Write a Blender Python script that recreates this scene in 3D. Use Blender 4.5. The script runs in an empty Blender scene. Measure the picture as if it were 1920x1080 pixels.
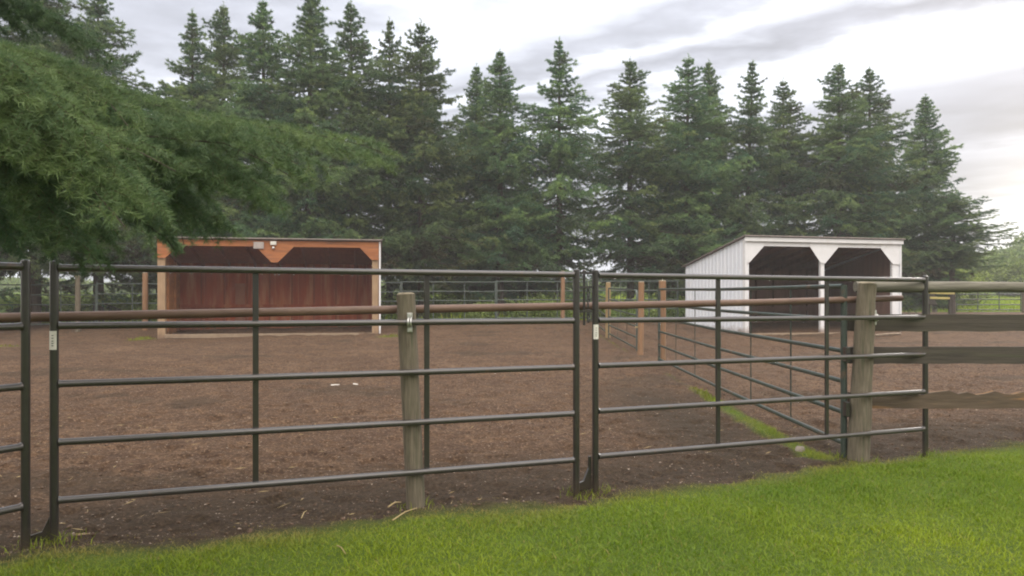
import bpy, math, random
import numpy as np
from mathutils import Vector, Matrix
R = math.radians
F = 1478.0; CX = 960.0; HZ = 566.0; EYE = 1.3
scn = bpy.context.scene
col = scn.collection
# ---------------------------------------------------------------- camera
cam = bpy.data.cameras.new("camera"); camo = bpy.data.objects.new("camera", cam); col.objects.link(camo)
camo.location = (0, 0, EYE); camo.rotation_euler = (R(90), 0, 0)
cam.sensor_width = 36; cam.lens = F/1920*36; cam.shift_y = (HZ-540)/1920
cam.clip_start = 0.05; cam.clip_end = 2000
scn.camera = camo
# ---------------------------------------------------------------- exposure
scn.view_settings.view_transform = 'Standard'; scn.view_settings.look = 'None'
scn.view_settings.exposure = 0.47; scn.view_settings.gamma = 1.0; scn.view_settings.use_curve_mapping = False
scn.render.engine = 'CYCLES'
try:
    scn.cycles.pixel_filter_type = 'BLACKMAN_HARRIS'; scn.cycles.filter_width = 2.0
    scn.cycles.volume_bounces = 1
    scn.cycles.max_bounces = 8
except Exception: pass
# ---------------------------------------------------------------- sky
SUN_AZ = R(40); SUN_EL = R(22)          # to the right of the view, low behind cloud
world = bpy.data.worlds.new("World"); scn.world = world; world.use_nodes = True
nt = world.node_tree; N = nt.nodes; L = nt.links; N.clear()
def wn(t, **k):
    n = N.new(t)
    for a, v in k.items(): setattr(n, a, v)
    return n
def wmath(op, a, b=None, c=None):
    n = N.new('ShaderNodeMath'); n.operation = op
    for i, v in enumerate((a, b, c)):
        if v is None: continue
        if isinstance(v, (int, float)): n.inputs[i].default_value = v
        else: L.new(v, n.inputs[i])
    return n.outputs[0]
out = wn('ShaderNodeOutputWorld')
sky = wn('ShaderNodeTexSky', sky_type='NISHITA', sun_disc=False); sky.sun_elevation = SUN_EL; sky.sun_rotation = SUN_AZ
sky.air_density = 1.0; sky.dust_density = 3.0
tc = wn('ShaderNodeTexCoord'); sep = wn('ShaderNodeSeparateXYZ'); L.new(tc.outputs['Generated'], sep.inputs[0])
X, Y, Z = sep.outputs
zc = wmath('MAXIMUM', Z, 0.06)
px_ = wmath('DIVIDE', X, zc); py_ = wmath('DIVIDE', Y, zc)
q = wmath('ADD', wmath('MULTIPLY', px_, 0.72), wmath('MULTIPLY', py_, 0.69))
s_ = wmath('SUBTRACT', wmath('MULTIPLY', px_, 0.69), wmath('MULTIPLY', py_, 0.72))
cmb = wn('ShaderNodeCombineXYZ'); L.new(wmath('MULTIPLY', q, 0.9), cmb.inputs[0]); L.new(wmath('MULTIPLY', s_, 0.3), cmb.inputs[1])
n1 = wn('ShaderNodeTexNoise'); L.new(cmb.outputs[0], n1.inputs['Vector']); n1.inputs['Scale'].default_value = 1.1; n1.inputs['Detail'].default_value = 5; n1.inputs['Roughness'].default_value = 0.5
n2 = wn('ShaderNodeTexNoise'); L.new(tc.outputs['Generated'], n2.inputs['Vector']); n2.inputs['Scale'].default_value = 3.0; n2.inputs['Detail'].default_value = 4
qq = wmath('ADD', q, wmath('MULTIPLY', wmath('SUBTRACT', n1.outputs[0], 0.5), .55))
ramp = wn('ShaderNodeValToRGB'); L.new(wmath('DIVIDE', wmath('ADD', qq, 4.0), 16.0), ramp.inputs[0])
els = [(-4, .62), (0.2, .56), (1.1, .54), (1.45, .72), (1.8, 1.05), (2.05, .92), (2.25, .56), (2.42, .62), (2.57, 1.0), (2.68, .75), (2.8, .46), (2.97, .54), (3.25, 1.05), (3.6, .92), (3.95, .58), (4.4, .46), (5.2, .40), (5.9, .56), (6.6, .40), (8.6, .47), (11.5, .7)]
cr = ramp.color_ramp
while len(cr.elements) < len(els): cr.elements.new(0.5)
for e, (p, v) in zip(cr.elements, els):
    e.position = (p+4)/16
    t_ = (v-.6)/.6; e.color = (v*(.965+.02*t_), v*(.965+.025*t_), v*(1.02-.01*t_), 1)
up = wn('ShaderNodeMapRange', interpolation_type='SMOOTHSTEP'); L.new(Z, up.inputs[0]); up.inputs[1].default_value = .38; up.inputs[2].default_value = .95; up.inputs[3].default_value = 1.0; up.inputs[4].default_value = 2.5
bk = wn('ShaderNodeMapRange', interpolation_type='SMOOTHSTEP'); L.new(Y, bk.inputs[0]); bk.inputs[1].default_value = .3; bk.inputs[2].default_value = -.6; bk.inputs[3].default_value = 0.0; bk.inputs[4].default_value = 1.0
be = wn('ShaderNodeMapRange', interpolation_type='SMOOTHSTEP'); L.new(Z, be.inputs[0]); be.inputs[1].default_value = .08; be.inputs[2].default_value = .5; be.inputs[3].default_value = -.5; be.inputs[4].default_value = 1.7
bf_ = wmath('ADD', 1.0, wmath('MULTIPLY', bk.outputs[0], be.outputs[0]))  # unseen sky behind the camera: boost added high up, low part dimmed, lighting fronts
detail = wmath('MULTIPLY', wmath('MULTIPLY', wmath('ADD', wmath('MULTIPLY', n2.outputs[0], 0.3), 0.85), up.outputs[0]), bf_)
cl = wn('ShaderNodeVectorMath', operation='SCALE'); L.new(ramp.outputs[0], cl.inputs[0]); L.new(detail, cl.inputs['Scale'])
n3 = wn('ShaderNodeTexNoise'); cm3 = wn('ShaderNodeCombineXYZ'); L.new(px_, cm3.inputs[0]); L.new(py_, cm3.inputs[1]); L.new(cm3.outputs[0], n3.inputs['Vector']); n3.inputs['Scale'].default_value = 1.6; n3.inputs['Detail'].default_value = 7; n3.inputs['Roughness'].default_value = .55
fl = wn('ShaderNodeMapRange'); L.new(n3.outputs[0], fl.inputs[0]); fl.inputs[1].default_value = .3; fl.inputs[2].default_value = .7; fl.inputs[3].default_value = .80; fl.inputs[4].default_value = 1.2
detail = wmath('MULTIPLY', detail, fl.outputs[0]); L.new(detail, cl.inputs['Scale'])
qw = wmath('ADD', qq, wmath('MULTIPLY', wmath('SUBTRACT', n3.outputs[0], 0.5), 1.1)); L.new(wmath('DIVIDE', wmath('ADD', qw, 4.0), 16.0), ramp.inputs[0])
wrm = wn('ShaderNodeMix', data_type='RGBA'); bw = wn('ShaderNodeMapRange', interpolation_type='SMOOTHSTEP'); L.new(Y, bw.inputs[0]); bw.inputs[1].default_value = .75; bw.inputs[2].default_value = .1; L.new(bw.outputs[0], wrm.inputs[0])
wrm.inputs[6].default_value = (.94, .975, 1.05, 1); wrm.inputs[7].default_value = (1.09, 1.0, .87, 1)  # warm tint added to the unseen sky beside and behind, warming the light
cw = wn('ShaderNodeVectorMath', operation='MULTIPLY'); L.new(cl.outputs[0], cw.inputs[0]); L.new(wrm.outputs[2], cw.inputs[1]); cl = cw
# glow of the sun behind the cloud, low on the right
GD = Vector((math.sin(R(36))*math.cos(R(4)), math.cos(R(36))*math.cos(R(4)), math.sin(R(4))))
dp = wn('ShaderNodeVectorMath', operation='DOT_PRODUCT'); L.new(tc.outputs['Generated'], dp.inputs[0]); dp.inputs[1].default_value = GD
gl = wmath('POWER', wmath('MAXIMUM', dp.outputs['Value'], 0.0), 260.0)
glc = wn('ShaderNodeVectorMath', operation='SCALE'); glc.inputs[0].default_value = (.75, .68, .55); L.new(gl, glc.inputs['Scale'])
ad = wn('ShaderNodeVectorMath', operation='ADD'); L.new(cl.outputs[0], ad.inputs[0]); L.new(glc.outputs[0], ad.inputs[1])
sk = wn('ShaderNodeVectorMath', operation='SCALE'); L.new(sky.outputs[0], sk.inputs[0]); sk.inputs['Scale'].default_value = 0.10
mix = wn('ShaderNodeMix', data_type='RGBA'); mix.inputs[0].default_value = 0.97
L.new(sk.outputs[0], mix.inputs[6]); L.new(ad.outputs[0], mix.inputs[7])
bg = wn('ShaderNodeBackground'); L.new(mix.outputs[2], bg.inputs[0]); bg.inputs[1].default_value = 1.0
L.new(bg.outputs[0], out.inputs[0])
# ---------------------------------------------------------------- sun (veiled by cloud)
sl = bpy.data.lights.new("sun", 'SUN'); sl.energy = 0.8; sl.angle = R(14); sl.color = (1.0, .93, .82)
so = bpy.data.objects.new("sun", sl); col.objects.link(so)
sd = Vector((math.sin(SUN_AZ)*math.cos(SUN_EL), math.cos(SUN_AZ)*math.cos(SUN_EL), math.sin(SUN_EL)))
so.rotation_euler = (-sd).to_track_quat('-Z', 'Y').to_euler(); so.location = (30, 30, 30)

# ================================================================ helpers
def tag(o, label=None, cat=None, group=None, kind=None):
    if label: o['label'] = label
    if cat: o['category'] = cat
    if group: o['group'] = group
    if kind: o['kind'] = kind
    return o
def empty(name, loc, rz=0, **k):
    o = bpy.data.objects.new(name, None); col.objects.link(o); o.empty_display_size = .2
    o.location = loc; o.rotation_euler = (0, 0, rz); return tag(o, **k)
def copy_tree(o, parent=None):
    c = o.copy(); col.objects.link(c); c.parent = parent
    for ch in list(o.children): copy_tree(ch, c)
    return c
def link_mesh(name, me, mat, parent=None, **k):
    o = bpy.data.objects.new(name, me); col.objects.link(o)
    if mat is not None: me.materials.append(mat)
    if parent is not None: o.parent = parent
    return tag(o, **k)
def np_mesh(name, V, loops, starts, attrs=None, smooth=False):
    me = bpy.data.meshes.new(name)
    me.vertices.add(len(V)); me.vertices.foreach_set('co', np.ascontiguousarray(V, dtype=np.float32).ravel())
    me.loops.add(len(loops)); me.loops.foreach_set('vertex_index', np.ascontiguousarray(loops, dtype=np.int32))
    me.polygons.add(len(starts)); me.polygons.foreach_set('loop_start', np.ascontiguousarray(starts, dtype=np.int32))
    me.update(calc_edges=True)
    if smooth: me.polygons.foreach_set('use_smooth', np.ones(len(starts), dtype=bool))
    if attrs:
        for an, av in attrs.items():
            a = me.attributes.new(an, 'FLOAT_COLOR', 'POINT')
            c = np.ones((len(V), 4), dtype=np.float32); c[:, :av.shape[1]] = av
            a.data.foreach_set('color', c.ravel())
    return me
def tri_mesh(name, V, attrs=None):      # V (n,3,3) loose triangles
    n = len(V)
    if attrs: attrs = {k: np.repeat(v, 3, axis=0) for k, v in attrs.items()}
    return np_mesh(name, V.reshape(-1, 3), np.arange(3*n), np.arange(n)*3, attrs)
class MB:
    def __init__(s): s.v = []; s.f = []; s.sm = []
    def add(s, vs, fs, smooth=False):
        b = len(s.v); s.v += [tuple(v) for v in vs]
        s.f += [tuple(i+b for i in f) for f in fs]; s.sm += [smooth]*len(fs)
    def box(s, c, d, rot=None):
        hx, hy, hz_ = d[0]/2, d[1]/2, d[2]/2
        vs = [Vector((x, y, z)) for x in (-hx, hx) for y in (-hy, hy) for z in (-hz_, hz_)]
        if rot is not None: vs = [rot @ v for v in vs]
        vs = [v+Vector(c) for v in vs]
        s.add(vs, [(0, 1, 3, 2), (4, 6, 7, 5), (0, 4, 5, 1), (2, 3, 7, 6), (0, 2, 6, 4), (1, 5, 7, 3)])
    def bar(s, a, b, w, h):             # box from a to b, w sideways, h upwards
        a = Vector(a); b = Vector(b); d = b-a
        x = d.normalized(); y = Vector((0, 0, 1)).cross(x)
        y = y.normalized() if y.length > 1e-4 else Vector((0, 1, 0))
        z = x.cross(y); m = Matrix((x, y, z)).transposed()
        s.box((a+b)/2, (d.length, w, h), m)
    def tube(s, a, b, r, r2=None, n=14, caps=True, wob=0, rg=None):
        s.path([a, b], [r, r if r2 is None else r2], n, caps, wob, rg)
    def path(s, P, rad, n=12, caps=True, wob=0, rg=None):
        P = [Vector(p) for p in P]
        if not isinstance(rad, (list, tuple)): rad = [rad]*len(P)
        rings = []; ref = None
        ph = [(rg or random).uniform(-1, 1) for _ in range(n)]
        for i, p in enumerate(P):
            d = (P[min(i+1, len(P)-1)]-P[max(i-1, 0)]).normalized()
            if ref is None:
                ref = Vector((0, 0, 1)) if abs(d.z) < .9 else Vector((1, 0, 0))
            u = (ref - d*ref.dot(d)).normalized(); ref = u; w = d.cross(u)
            rings.append([p+(u*math.cos(2*math.pi*k/n)+w*math.sin(2*math.pi*k/n))*rad[i]*(1+wob*ph[k]+(wob*.5*(rg or random).uniform(-1, 1) if wob else 0)) for k in range(n)])
        vs = [v for r_ in rings for v in r_]
        fs = [(i*n+k, i*n+(k+1) % n, (i+1)*n+(k+1) % n, (i+1)*n+k) for i in range(len(P)-1) for k in range(n)]
        s.add(vs, fs, True)
        if caps:
            s.add(rings[0], [tuple(range(n-1, -1, -1))]); s.add(rings[-1], [tuple(range(n))])
    def prism(s, pts, y0, y1):          # outline in x,z extruded along y
        n = len(pts)
        vs = [(x, y0, z) for x, z in pts]+[(x, y1, z) for x, z in pts]
        fs = [tuple(range(n)), tuple(range(2*n-1, n-1, -1))]+[((i+1) % n, i, n+i, n+(i+1) % n) for i in range(n)]
        s.add(vs, fs)
    def sphere(s, c, r, n=8, m=6, sq=(1, 1, 1)):
        vs = []; fs = []
        for i in range(m+1):
            th = math.pi*i/m
            for k in range(n):
                a = 2*math.pi*k/n
                vs.append((c[0]+r*sq[0]*math.sin(th)*math.cos(a), c[1]+r*sq[1]*math.sin(th)*math.sin(a), c[2]+r*sq[2]*math.cos(th)))
        for i in range(m):
            for k in range(n): fs.append((i*n+k, (i+1)*n+k, (i+1)*n+(k+1) % n, i*n+(k+1) % n))
        s.add(vs, fs, True)
    def build(s, name, mat, parent=None, bevel=0, **k):
        me = bpy.data.meshes.new(name); me.from_pydata(s.v, [], s.f)
        me.polygons.foreach_set('use_smooth', s.sm); me.update()
        o = link_mesh(name, me, mat, parent, **k)
        if bevel:
            m = o.modifiers.new('bevel', 'BEVEL'); m.width = bevel; m.segments = 2; m.limit_method = 'ANGLE'; m.angle_limit = R(50)
        return o

# numpy value noise
_rn = np.random.RandomState(7); _T = _rn.rand(256, 256)
def vnoise(x, y, s=1.0, o=1, seed=0, gain=.5):
    x = np.asarray(x, float); y = np.asarray(y, float)
    tot = 0; a = 1; nrm = 0
    for k in range(o):
        xs = x/s*(2**k)+17.3*k+seed*31.7; ys = y/s*(2**k)+9.1*k+seed*12.9
        xi = np.floor(xs).astype(int); yi = np.floor(ys).astype(int); fx = xs-xi; fy = ys-yi
        fx = fx*fx*(3-2*fx); fy = fy*fy*(3-2*fy)
        t = lambda i, j: _T[i % 256, j % 256]
        tot = tot + a*((t(xi, yi)*(1-fx)+t(xi+1, yi)*fx)*(1-fy)+(t(xi, yi+1)*(1-fx)+t(xi+1, yi+1)*fx)*fy)
        nrm += a; a *= gain
    return tot/nrm
def sstep(a, b, x): t = np.clip((x-a)/(b-a), 0, 1); return t*t*(3-2*t)

# terrain
def hz(x, y):
    x = np.asarray(x, float); y = np.asarray(y, float)
    z = np.interp(y, [-400, -20, 7, 12, 18, 23, 28, 34, 44, 80, 200, 600], [-1, 0, 0, .05, .17, .30, .60, .66, .72, 2.2, 4.0, 5.0])
    z = z - .10*sstep(-6, -14, x)*sstep(14, 22, y)*(1-sstep(23, 27, y))
    return z
def G(px, py):                          # where a view ray meets the ground
    d = 2.0
    while d < 300:
        z = EYE-(py-HZ)/F*d; x = (px-CX)/F*d
        if z <= float(hz(x, d)): break
        d += .02
    return Vector((x, d, float(hz(x, d))))
def P(px, py, d): return Vector(((px-CX)/F*d, d, EYE-(py-HZ)/F*d))

# ================================================================ materials
def mat(name, c1, c2=None, scale=5, rough=.8, metal=0, bump=0, bscale=None, stretch=(1, 1, 1), detail=6, c3=None, c3s=1.0, c3lo=.55, c3hi=.7, spec=.5, coat=0):
    m = bpy.data.materials.new(name); m.use_nodes = True; t = m.node_tree; b = t.nodes['Principled BSDF']
    b.inputs['Roughness'].default_value = rough; b.inputs['Metallic'].default_value = metal
    b.inputs['Specular IOR Level'].default_value = spec
    if coat: b.inputs['Coat Weight'].default_value = coat; b.inputs['Coat Roughness'].default_value = .15
    if c2 is None: b.inputs['Base Color'].default_value = (*c1, 1)
    tc = t.nodes.new('ShaderNodeTexCoord'); mp = t.nodes.new('ShaderNodeMapping'); mp.inputs['Scale'].default_value = stretch
    t.links.new(tc.outputs['Object'], mp.inputs[0])
    def noise(sc, det=detail):
        n = t.nodes.new('ShaderNodeTexNoise'); n.inputs['Scale'].default_value = sc; n.inputs['Detail'].default_value = det; n.inputs['Roughness'].default_value = .6
        t.links.new(mp.outputs[0], n.inputs['Vector']); return n
    if c2 is not None:
        n = noise(scale); r = t.nodes.new('ShaderNodeValToRGB'); r.color_ramp.elements[0].position = .32; r.color_ramp.elements[1].position = .68
        r.color_ramp.elements[0].color = (*c1, 1); r.color_ramp.elements[1].color = (*c2, 1)
        t.links.new(n.outputs[0], r.inputs[0]); last = r.outputs[0]
        if c3 is not None:
            n3 = noise(c3s); mr = t.nodes.new('ShaderNodeMapRange'); mr.inputs[1].default_value = c3lo; mr.inputs[2].default_value = c3hi
            t.links.new(n3.outputs[0], mr.inputs[0]); mx = t.nodes.new('ShaderNodeMix'); mx.data_type = 'RGBA'
            t.links.new(mr.outputs[0], mx.inputs[0]); t.links.new(last, mx.inputs[6]); mx.inputs[7].default_value = (*c3, 1); last = mx.outputs[2]
        t.links.new(last, b.inputs['Base Color'])
    if bump:
        n = noise(bscale or scale*2); bp = t.nodes.new('ShaderNodeBump'); bp.inputs['Strength'].default_value = bump; bp.inputs['Distance'].default_value = .01
        t.links.new(n.outputs[0], bp.inputs['Height']); t.links.new(bp.outputs[0], b.inputs['Normal'])
    return m
def foliage_mat(name, dark, light, brown=(.06, .04, .025), trans=.15, hue=.3, rough=.6):
    m = bpy.data.materials.new(name); m.use_nodes = True; t = m.node_tree; b = t.nodes['Principled BSDF']; o = t.nodes['Material Output']
    b.inputs['Roughness'].default_value = rough; b.inputs['Specular IOR Level'].default_value = .3
    a = t.nodes.new('ShaderNodeAttribute'); a.attribute_name = 'tint'; sp = t.nodes.new('ShaderNodeSeparateColor'); t.links.new(a.outputs['Color'], sp.inputs[0])
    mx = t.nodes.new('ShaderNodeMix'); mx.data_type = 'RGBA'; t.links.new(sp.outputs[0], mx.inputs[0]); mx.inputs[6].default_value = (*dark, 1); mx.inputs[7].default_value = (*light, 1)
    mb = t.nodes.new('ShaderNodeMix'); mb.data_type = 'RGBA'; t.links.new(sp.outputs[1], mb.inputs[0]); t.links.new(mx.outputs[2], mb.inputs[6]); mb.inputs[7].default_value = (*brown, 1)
    oi = t.nodes.new('ShaderNodeObjectInfo'); hs = t.nodes.new('ShaderNodeHueSaturation')
    mr = t.nodes.new('ShaderNodeMapRange'); mr.inputs[3].default_value = .5-.05*hue; mr.inputs[4].default_value = .5+.05*hue; t.links.new(oi.outputs['Random'], mr.inputs[0]); t.links.new(mr.outputs[0], hs.inputs['Hue'])
    mv = t.nodes.new('ShaderNodeMapRange'); mv.inputs[3].default_value = .85; mv.inputs[4].default_value = 1.2; t.links.new(oi.outputs['Random'], mv.inputs[0]); t.links.new(mv.outputs[0], hs.inputs['Value'])
    t.links.new(mb.outputs[2], hs.inputs['Color']); t.links.new(hs.outputs[0], b.inputs['Base Color'])
    tr = t.nodes.new('ShaderNodeBsdfTranslucent'); t.links.new(hs.outputs[0], tr.inputs[0]); ms = t.nodes.new('ShaderNodeMixShader'); ms.inputs[0].default_value = trans
    t.links.new(b.outputs[0], ms.inputs[1]); t.links.new(tr.outputs[0], ms.inputs[2]); t.links.new(ms.outputs[0], o.inputs[0])
    return m
M = {}
M['black_steel'] = mat('black_steel', (.018, .016, .016), (.028, .025, .024), 14, rough=.3, bump=.05, bscale=60, c3=(.08, .05, .035), c3s=9, c3lo=.64, c3hi=.8, coat=.7, spec=.5)
M['wet_rail'] = mat('wet_rail', (.030, .027, .026), (.042, .038, .036), 14, rough=.36, bump=.06, bscale=50, c3=(.09, .05, .035), c3s=9, c3lo=.60, c3hi=.75, coat=.8, spec=.6)
M['green_steel'] = mat('green_steel', (.028, .045, .038), (.055, .07, .060), 8, rough=.42, bump=.05, bscale=40, c3=(.12, .07, .045), c3s=5, c3lo=.56, c3hi=.68)
M['far_steel'] = mat('far_steel', (.05, .075, .065), (.08, .10, .09), 8, rough=.5)
M['rust_pipe'] = mat('rust_pipe', (.17, .105, .075), (.12, .072, .052), 6, rough=.5, bump=.1, bscale=60, c3=(.22, .145, .105), c3s=2.5, stretch=(.5, 2, 2))
M['sticker'] = mat('sticker', (.72, .71, .66), (.6, .6, .56), 40, rough=.5)
M['ink'] = mat('ink', (.05, .05, .05))
M['zinc'] = mat('zinc', (.55, .56, .55), (.7, .7, .7), 20, rough=.35, metal=.8)
M['post_wood'] = mat('post_wood', (.095, .080, .055), (.19, .165, .12), 9, rough=.85, bump=.5, bscale=14, stretch=(9, 9, .7), c3=(.075, .08, .045), c3s=2.5)
M['post_end'] = mat('post_end', (.34, .30, .22), (.20, .17, .12), 30, rough=.9, bump=.4)
M['orange_post'] = mat('orange_post', (.20, .12, .065), (.30, .17, .09), 6, rough=.85, bump=.4, stretch=(8, 8, .7), c3=(.20, .16, .11), c3s=3)
M['tan_post'] = mat('tan_post', (.34, .25, .12), (.26, .18, .09), 6, rough=.85, bump=.4, stretch=(8, 8, .7), c3=(.22, .15, .10), c3s=3)
M['grey_log'] = mat('grey_log', (.10, .095, .075), (.20, .19, .155), 6, rough=.9, bump=.5, stretch=(.6, 8, 8))
M['grey_board'] = mat('grey_board', (.038, .032, .025), (.070, .060, .046), 5, rough=.85, bump=.5, stretch=(.5, 9, 9), c3=(.055, .058, .032), c3s=1.5)
M['chewed_board'] = mat('chewed_board', (.070, .050, .032), (.12, .088, .060), 4, rough=.9, bump=.6, stretch=(.7, 6, 6), c3=(.30, .15, .05), c3s=2)
M['pale_edge'] = mat('pale_edge', (.27, .22, .17), (.17, .13, .09), 9, rough=.9, bump=.3)
M['shed_ply'] = mat('shed_ply', (.40, .090, .032), (.26, .055, .022), 2.2, rough=.75, bump=.3, bscale=8, stretch=(2.5, 2.5, .35), c3=(.44, .20, .10), c3s=1.6, c3lo=.5, c3hi=.7)
M['shed_orange'] = mat('shed_orange', (.42, .16, .055), (.30, .105, .040), 3, rough=.75, bump=.3, stretch=(.6, 3, 6), c3=(.22, .10, .05), c3s=1.5)
M['shed_side'] = mat('shed_side', (.52, .24, .09), (.36, .155, .065), 3, rough=.8, bump=.3, stretch=(1, .5, 2.0))
M['pale_post'] = mat('pale_post', (.40, .28, .17), (.27, .18, .11), 5, rough=.85, bump=.4, stretch=(6, 6, .6))
M['joist'] = mat('joist', (.30, .085, .035), (.19, .058, .026), 4, rough=.85, stretch=(3, .6, 3))
M['white_metal'] = mat('white_metal', (.72, .78, .88), (.78, .83, .91), 3, rough=.45, c3=(.55, .55, .54), c3s=.9, c3lo=.62, c3hi=.9)
M['white_paint'] = mat('white_paint', (.78, .80, .84), (.71, .73, .76), 4, rough=.6, bump=.1, c3=(.60, .57, .52), c3s=2, c3lo=.64, c3hi=.85)
def splash(m, lo=.42, mud=(.20, .13, .085)):
    t = m.node_tree; b = t.nodes['Principled BSDF']; src = b.inputs['Base Color'].links[0].from_socket
    tc = t.nodes.new('ShaderNodeTexCoord'); sp = t.nodes.new('ShaderNodeSeparateXYZ'); t.links.new(tc.outputs['Object'], sp.inputs[0])
    n = t.nodes.new('ShaderNodeTexNoise'); n.inputs['Scale'].default_value = 5; n.inputs['Detail'].default_value = 8; n.inputs['Roughness'].default_value = .75; t.links.new(tc.outputs['Object'], n.inputs['Vector'])
    a = t.nodes.new('ShaderNodeMapRange'); a.inputs[1].default_value = lo; a.inputs[2].default_value = -.02; t.links.new(sp.outputs[2], a.inputs[0])
    c = t.nodes.new('ShaderNodeMath'); c.operation = 'ADD'; t.links.new(a.outputs[0], c.inputs[0]); t.links.new(n.outputs[0], c.inputs[1])
    d = t.nodes.new('ShaderNodeMapRange'); d.inputs[1].default_value = .85; d.inputs[2].default_value = 1.3; d.inputs[4].default_value = .8; t.links.new(c.outputs[0], d.inputs[0])
    x = t.nodes.new('ShaderNodeMix'); x.data_type = 'RGBA'; t.links.new(d.outputs[0], x.inputs[0]); t.links.new(src, x.inputs[6]); x.inputs[7].default_value = (*mud, 1); t.links.new(x.outputs[2], b.inputs['Base Color'])
splash(M['white_metal']); splash(M['white_paint']); splash(M['shed_ply'], .7, (.13, .075, .045)); splash(M['pale_post'], .35, (.16, .10, .07)); splash(M['shed_side'], .6, (.14, .085, .05))
splash(M['black_steel'], .22, (.05, .038, .026))
M['roof_metal'] = mat('roof_metal', (.14, .12, .11), (.22, .19, .18), 6, rough=.6)
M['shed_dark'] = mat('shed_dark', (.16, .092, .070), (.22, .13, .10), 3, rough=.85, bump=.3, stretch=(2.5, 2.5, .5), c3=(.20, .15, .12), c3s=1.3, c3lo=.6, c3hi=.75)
M['sill_wood'] = mat('sill_wood', (.30, .23, .16), (.22, .16, .11), 5, rough=.9, bump=.4)
M['grey_box'] = mat('grey_box', (.40, .36, .34), (.34, .30, .29), 8, rough=.6)
M['yellow_wood'] = mat('yellow_wood', (.55, .48, .15), (.45, .38, .15), 5, rough=.85)
M['bark'] = mat('bark', (.055, .042, .034), (.10, .08, .065), 8, rough=.95, bump=.8, stretch=(4, 4, 1))
M['straw'] = mat('straw', (.42, .33, .16), (.30, .22, .11), 3, rough=.8)
M['chips'] = mat('chips', (.42, .35, .28), (.20, .14, .10), 60, rough=.8)
M['clods'] = mat('clods', (.080, .052, .034), (.14, .090, .058), 20, rough=.95, bump=.5, bscale=80)
M['stone'] = mat('stone', (.26, .23, .19), (.18, .16, .13), 20, rough=.9, bump=.5)
M['white_bit'] = mat('white_bit', (.62, .60, .56), (.42, .39, .35), 30, rough=.7)
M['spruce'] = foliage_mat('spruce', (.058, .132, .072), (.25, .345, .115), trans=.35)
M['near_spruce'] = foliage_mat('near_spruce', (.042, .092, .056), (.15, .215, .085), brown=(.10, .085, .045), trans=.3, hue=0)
M['leafy'] = foliage_mat('leafy', (.07, .13, .03), (.26, .33, .07), trans=.3, hue=0)
M['grass'] = foliage_mat('grass', (.066, .150, .004), (.255, .330, .008), brown=(.24, .20, .055), trans=.3, hue=0, rough=.5)
def glass():
    m = bpy.data.materials.new('water'); m.use_nodes = True; b = m.node_tree.nodes['Principled BSDF']
    b.inputs['Transmission Weight'].default_value = 1; b.inputs['IOR'].default_value = 1.33; b.inputs['Roughness'].default_value = .02
    return m
M['water'] = glass()
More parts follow.
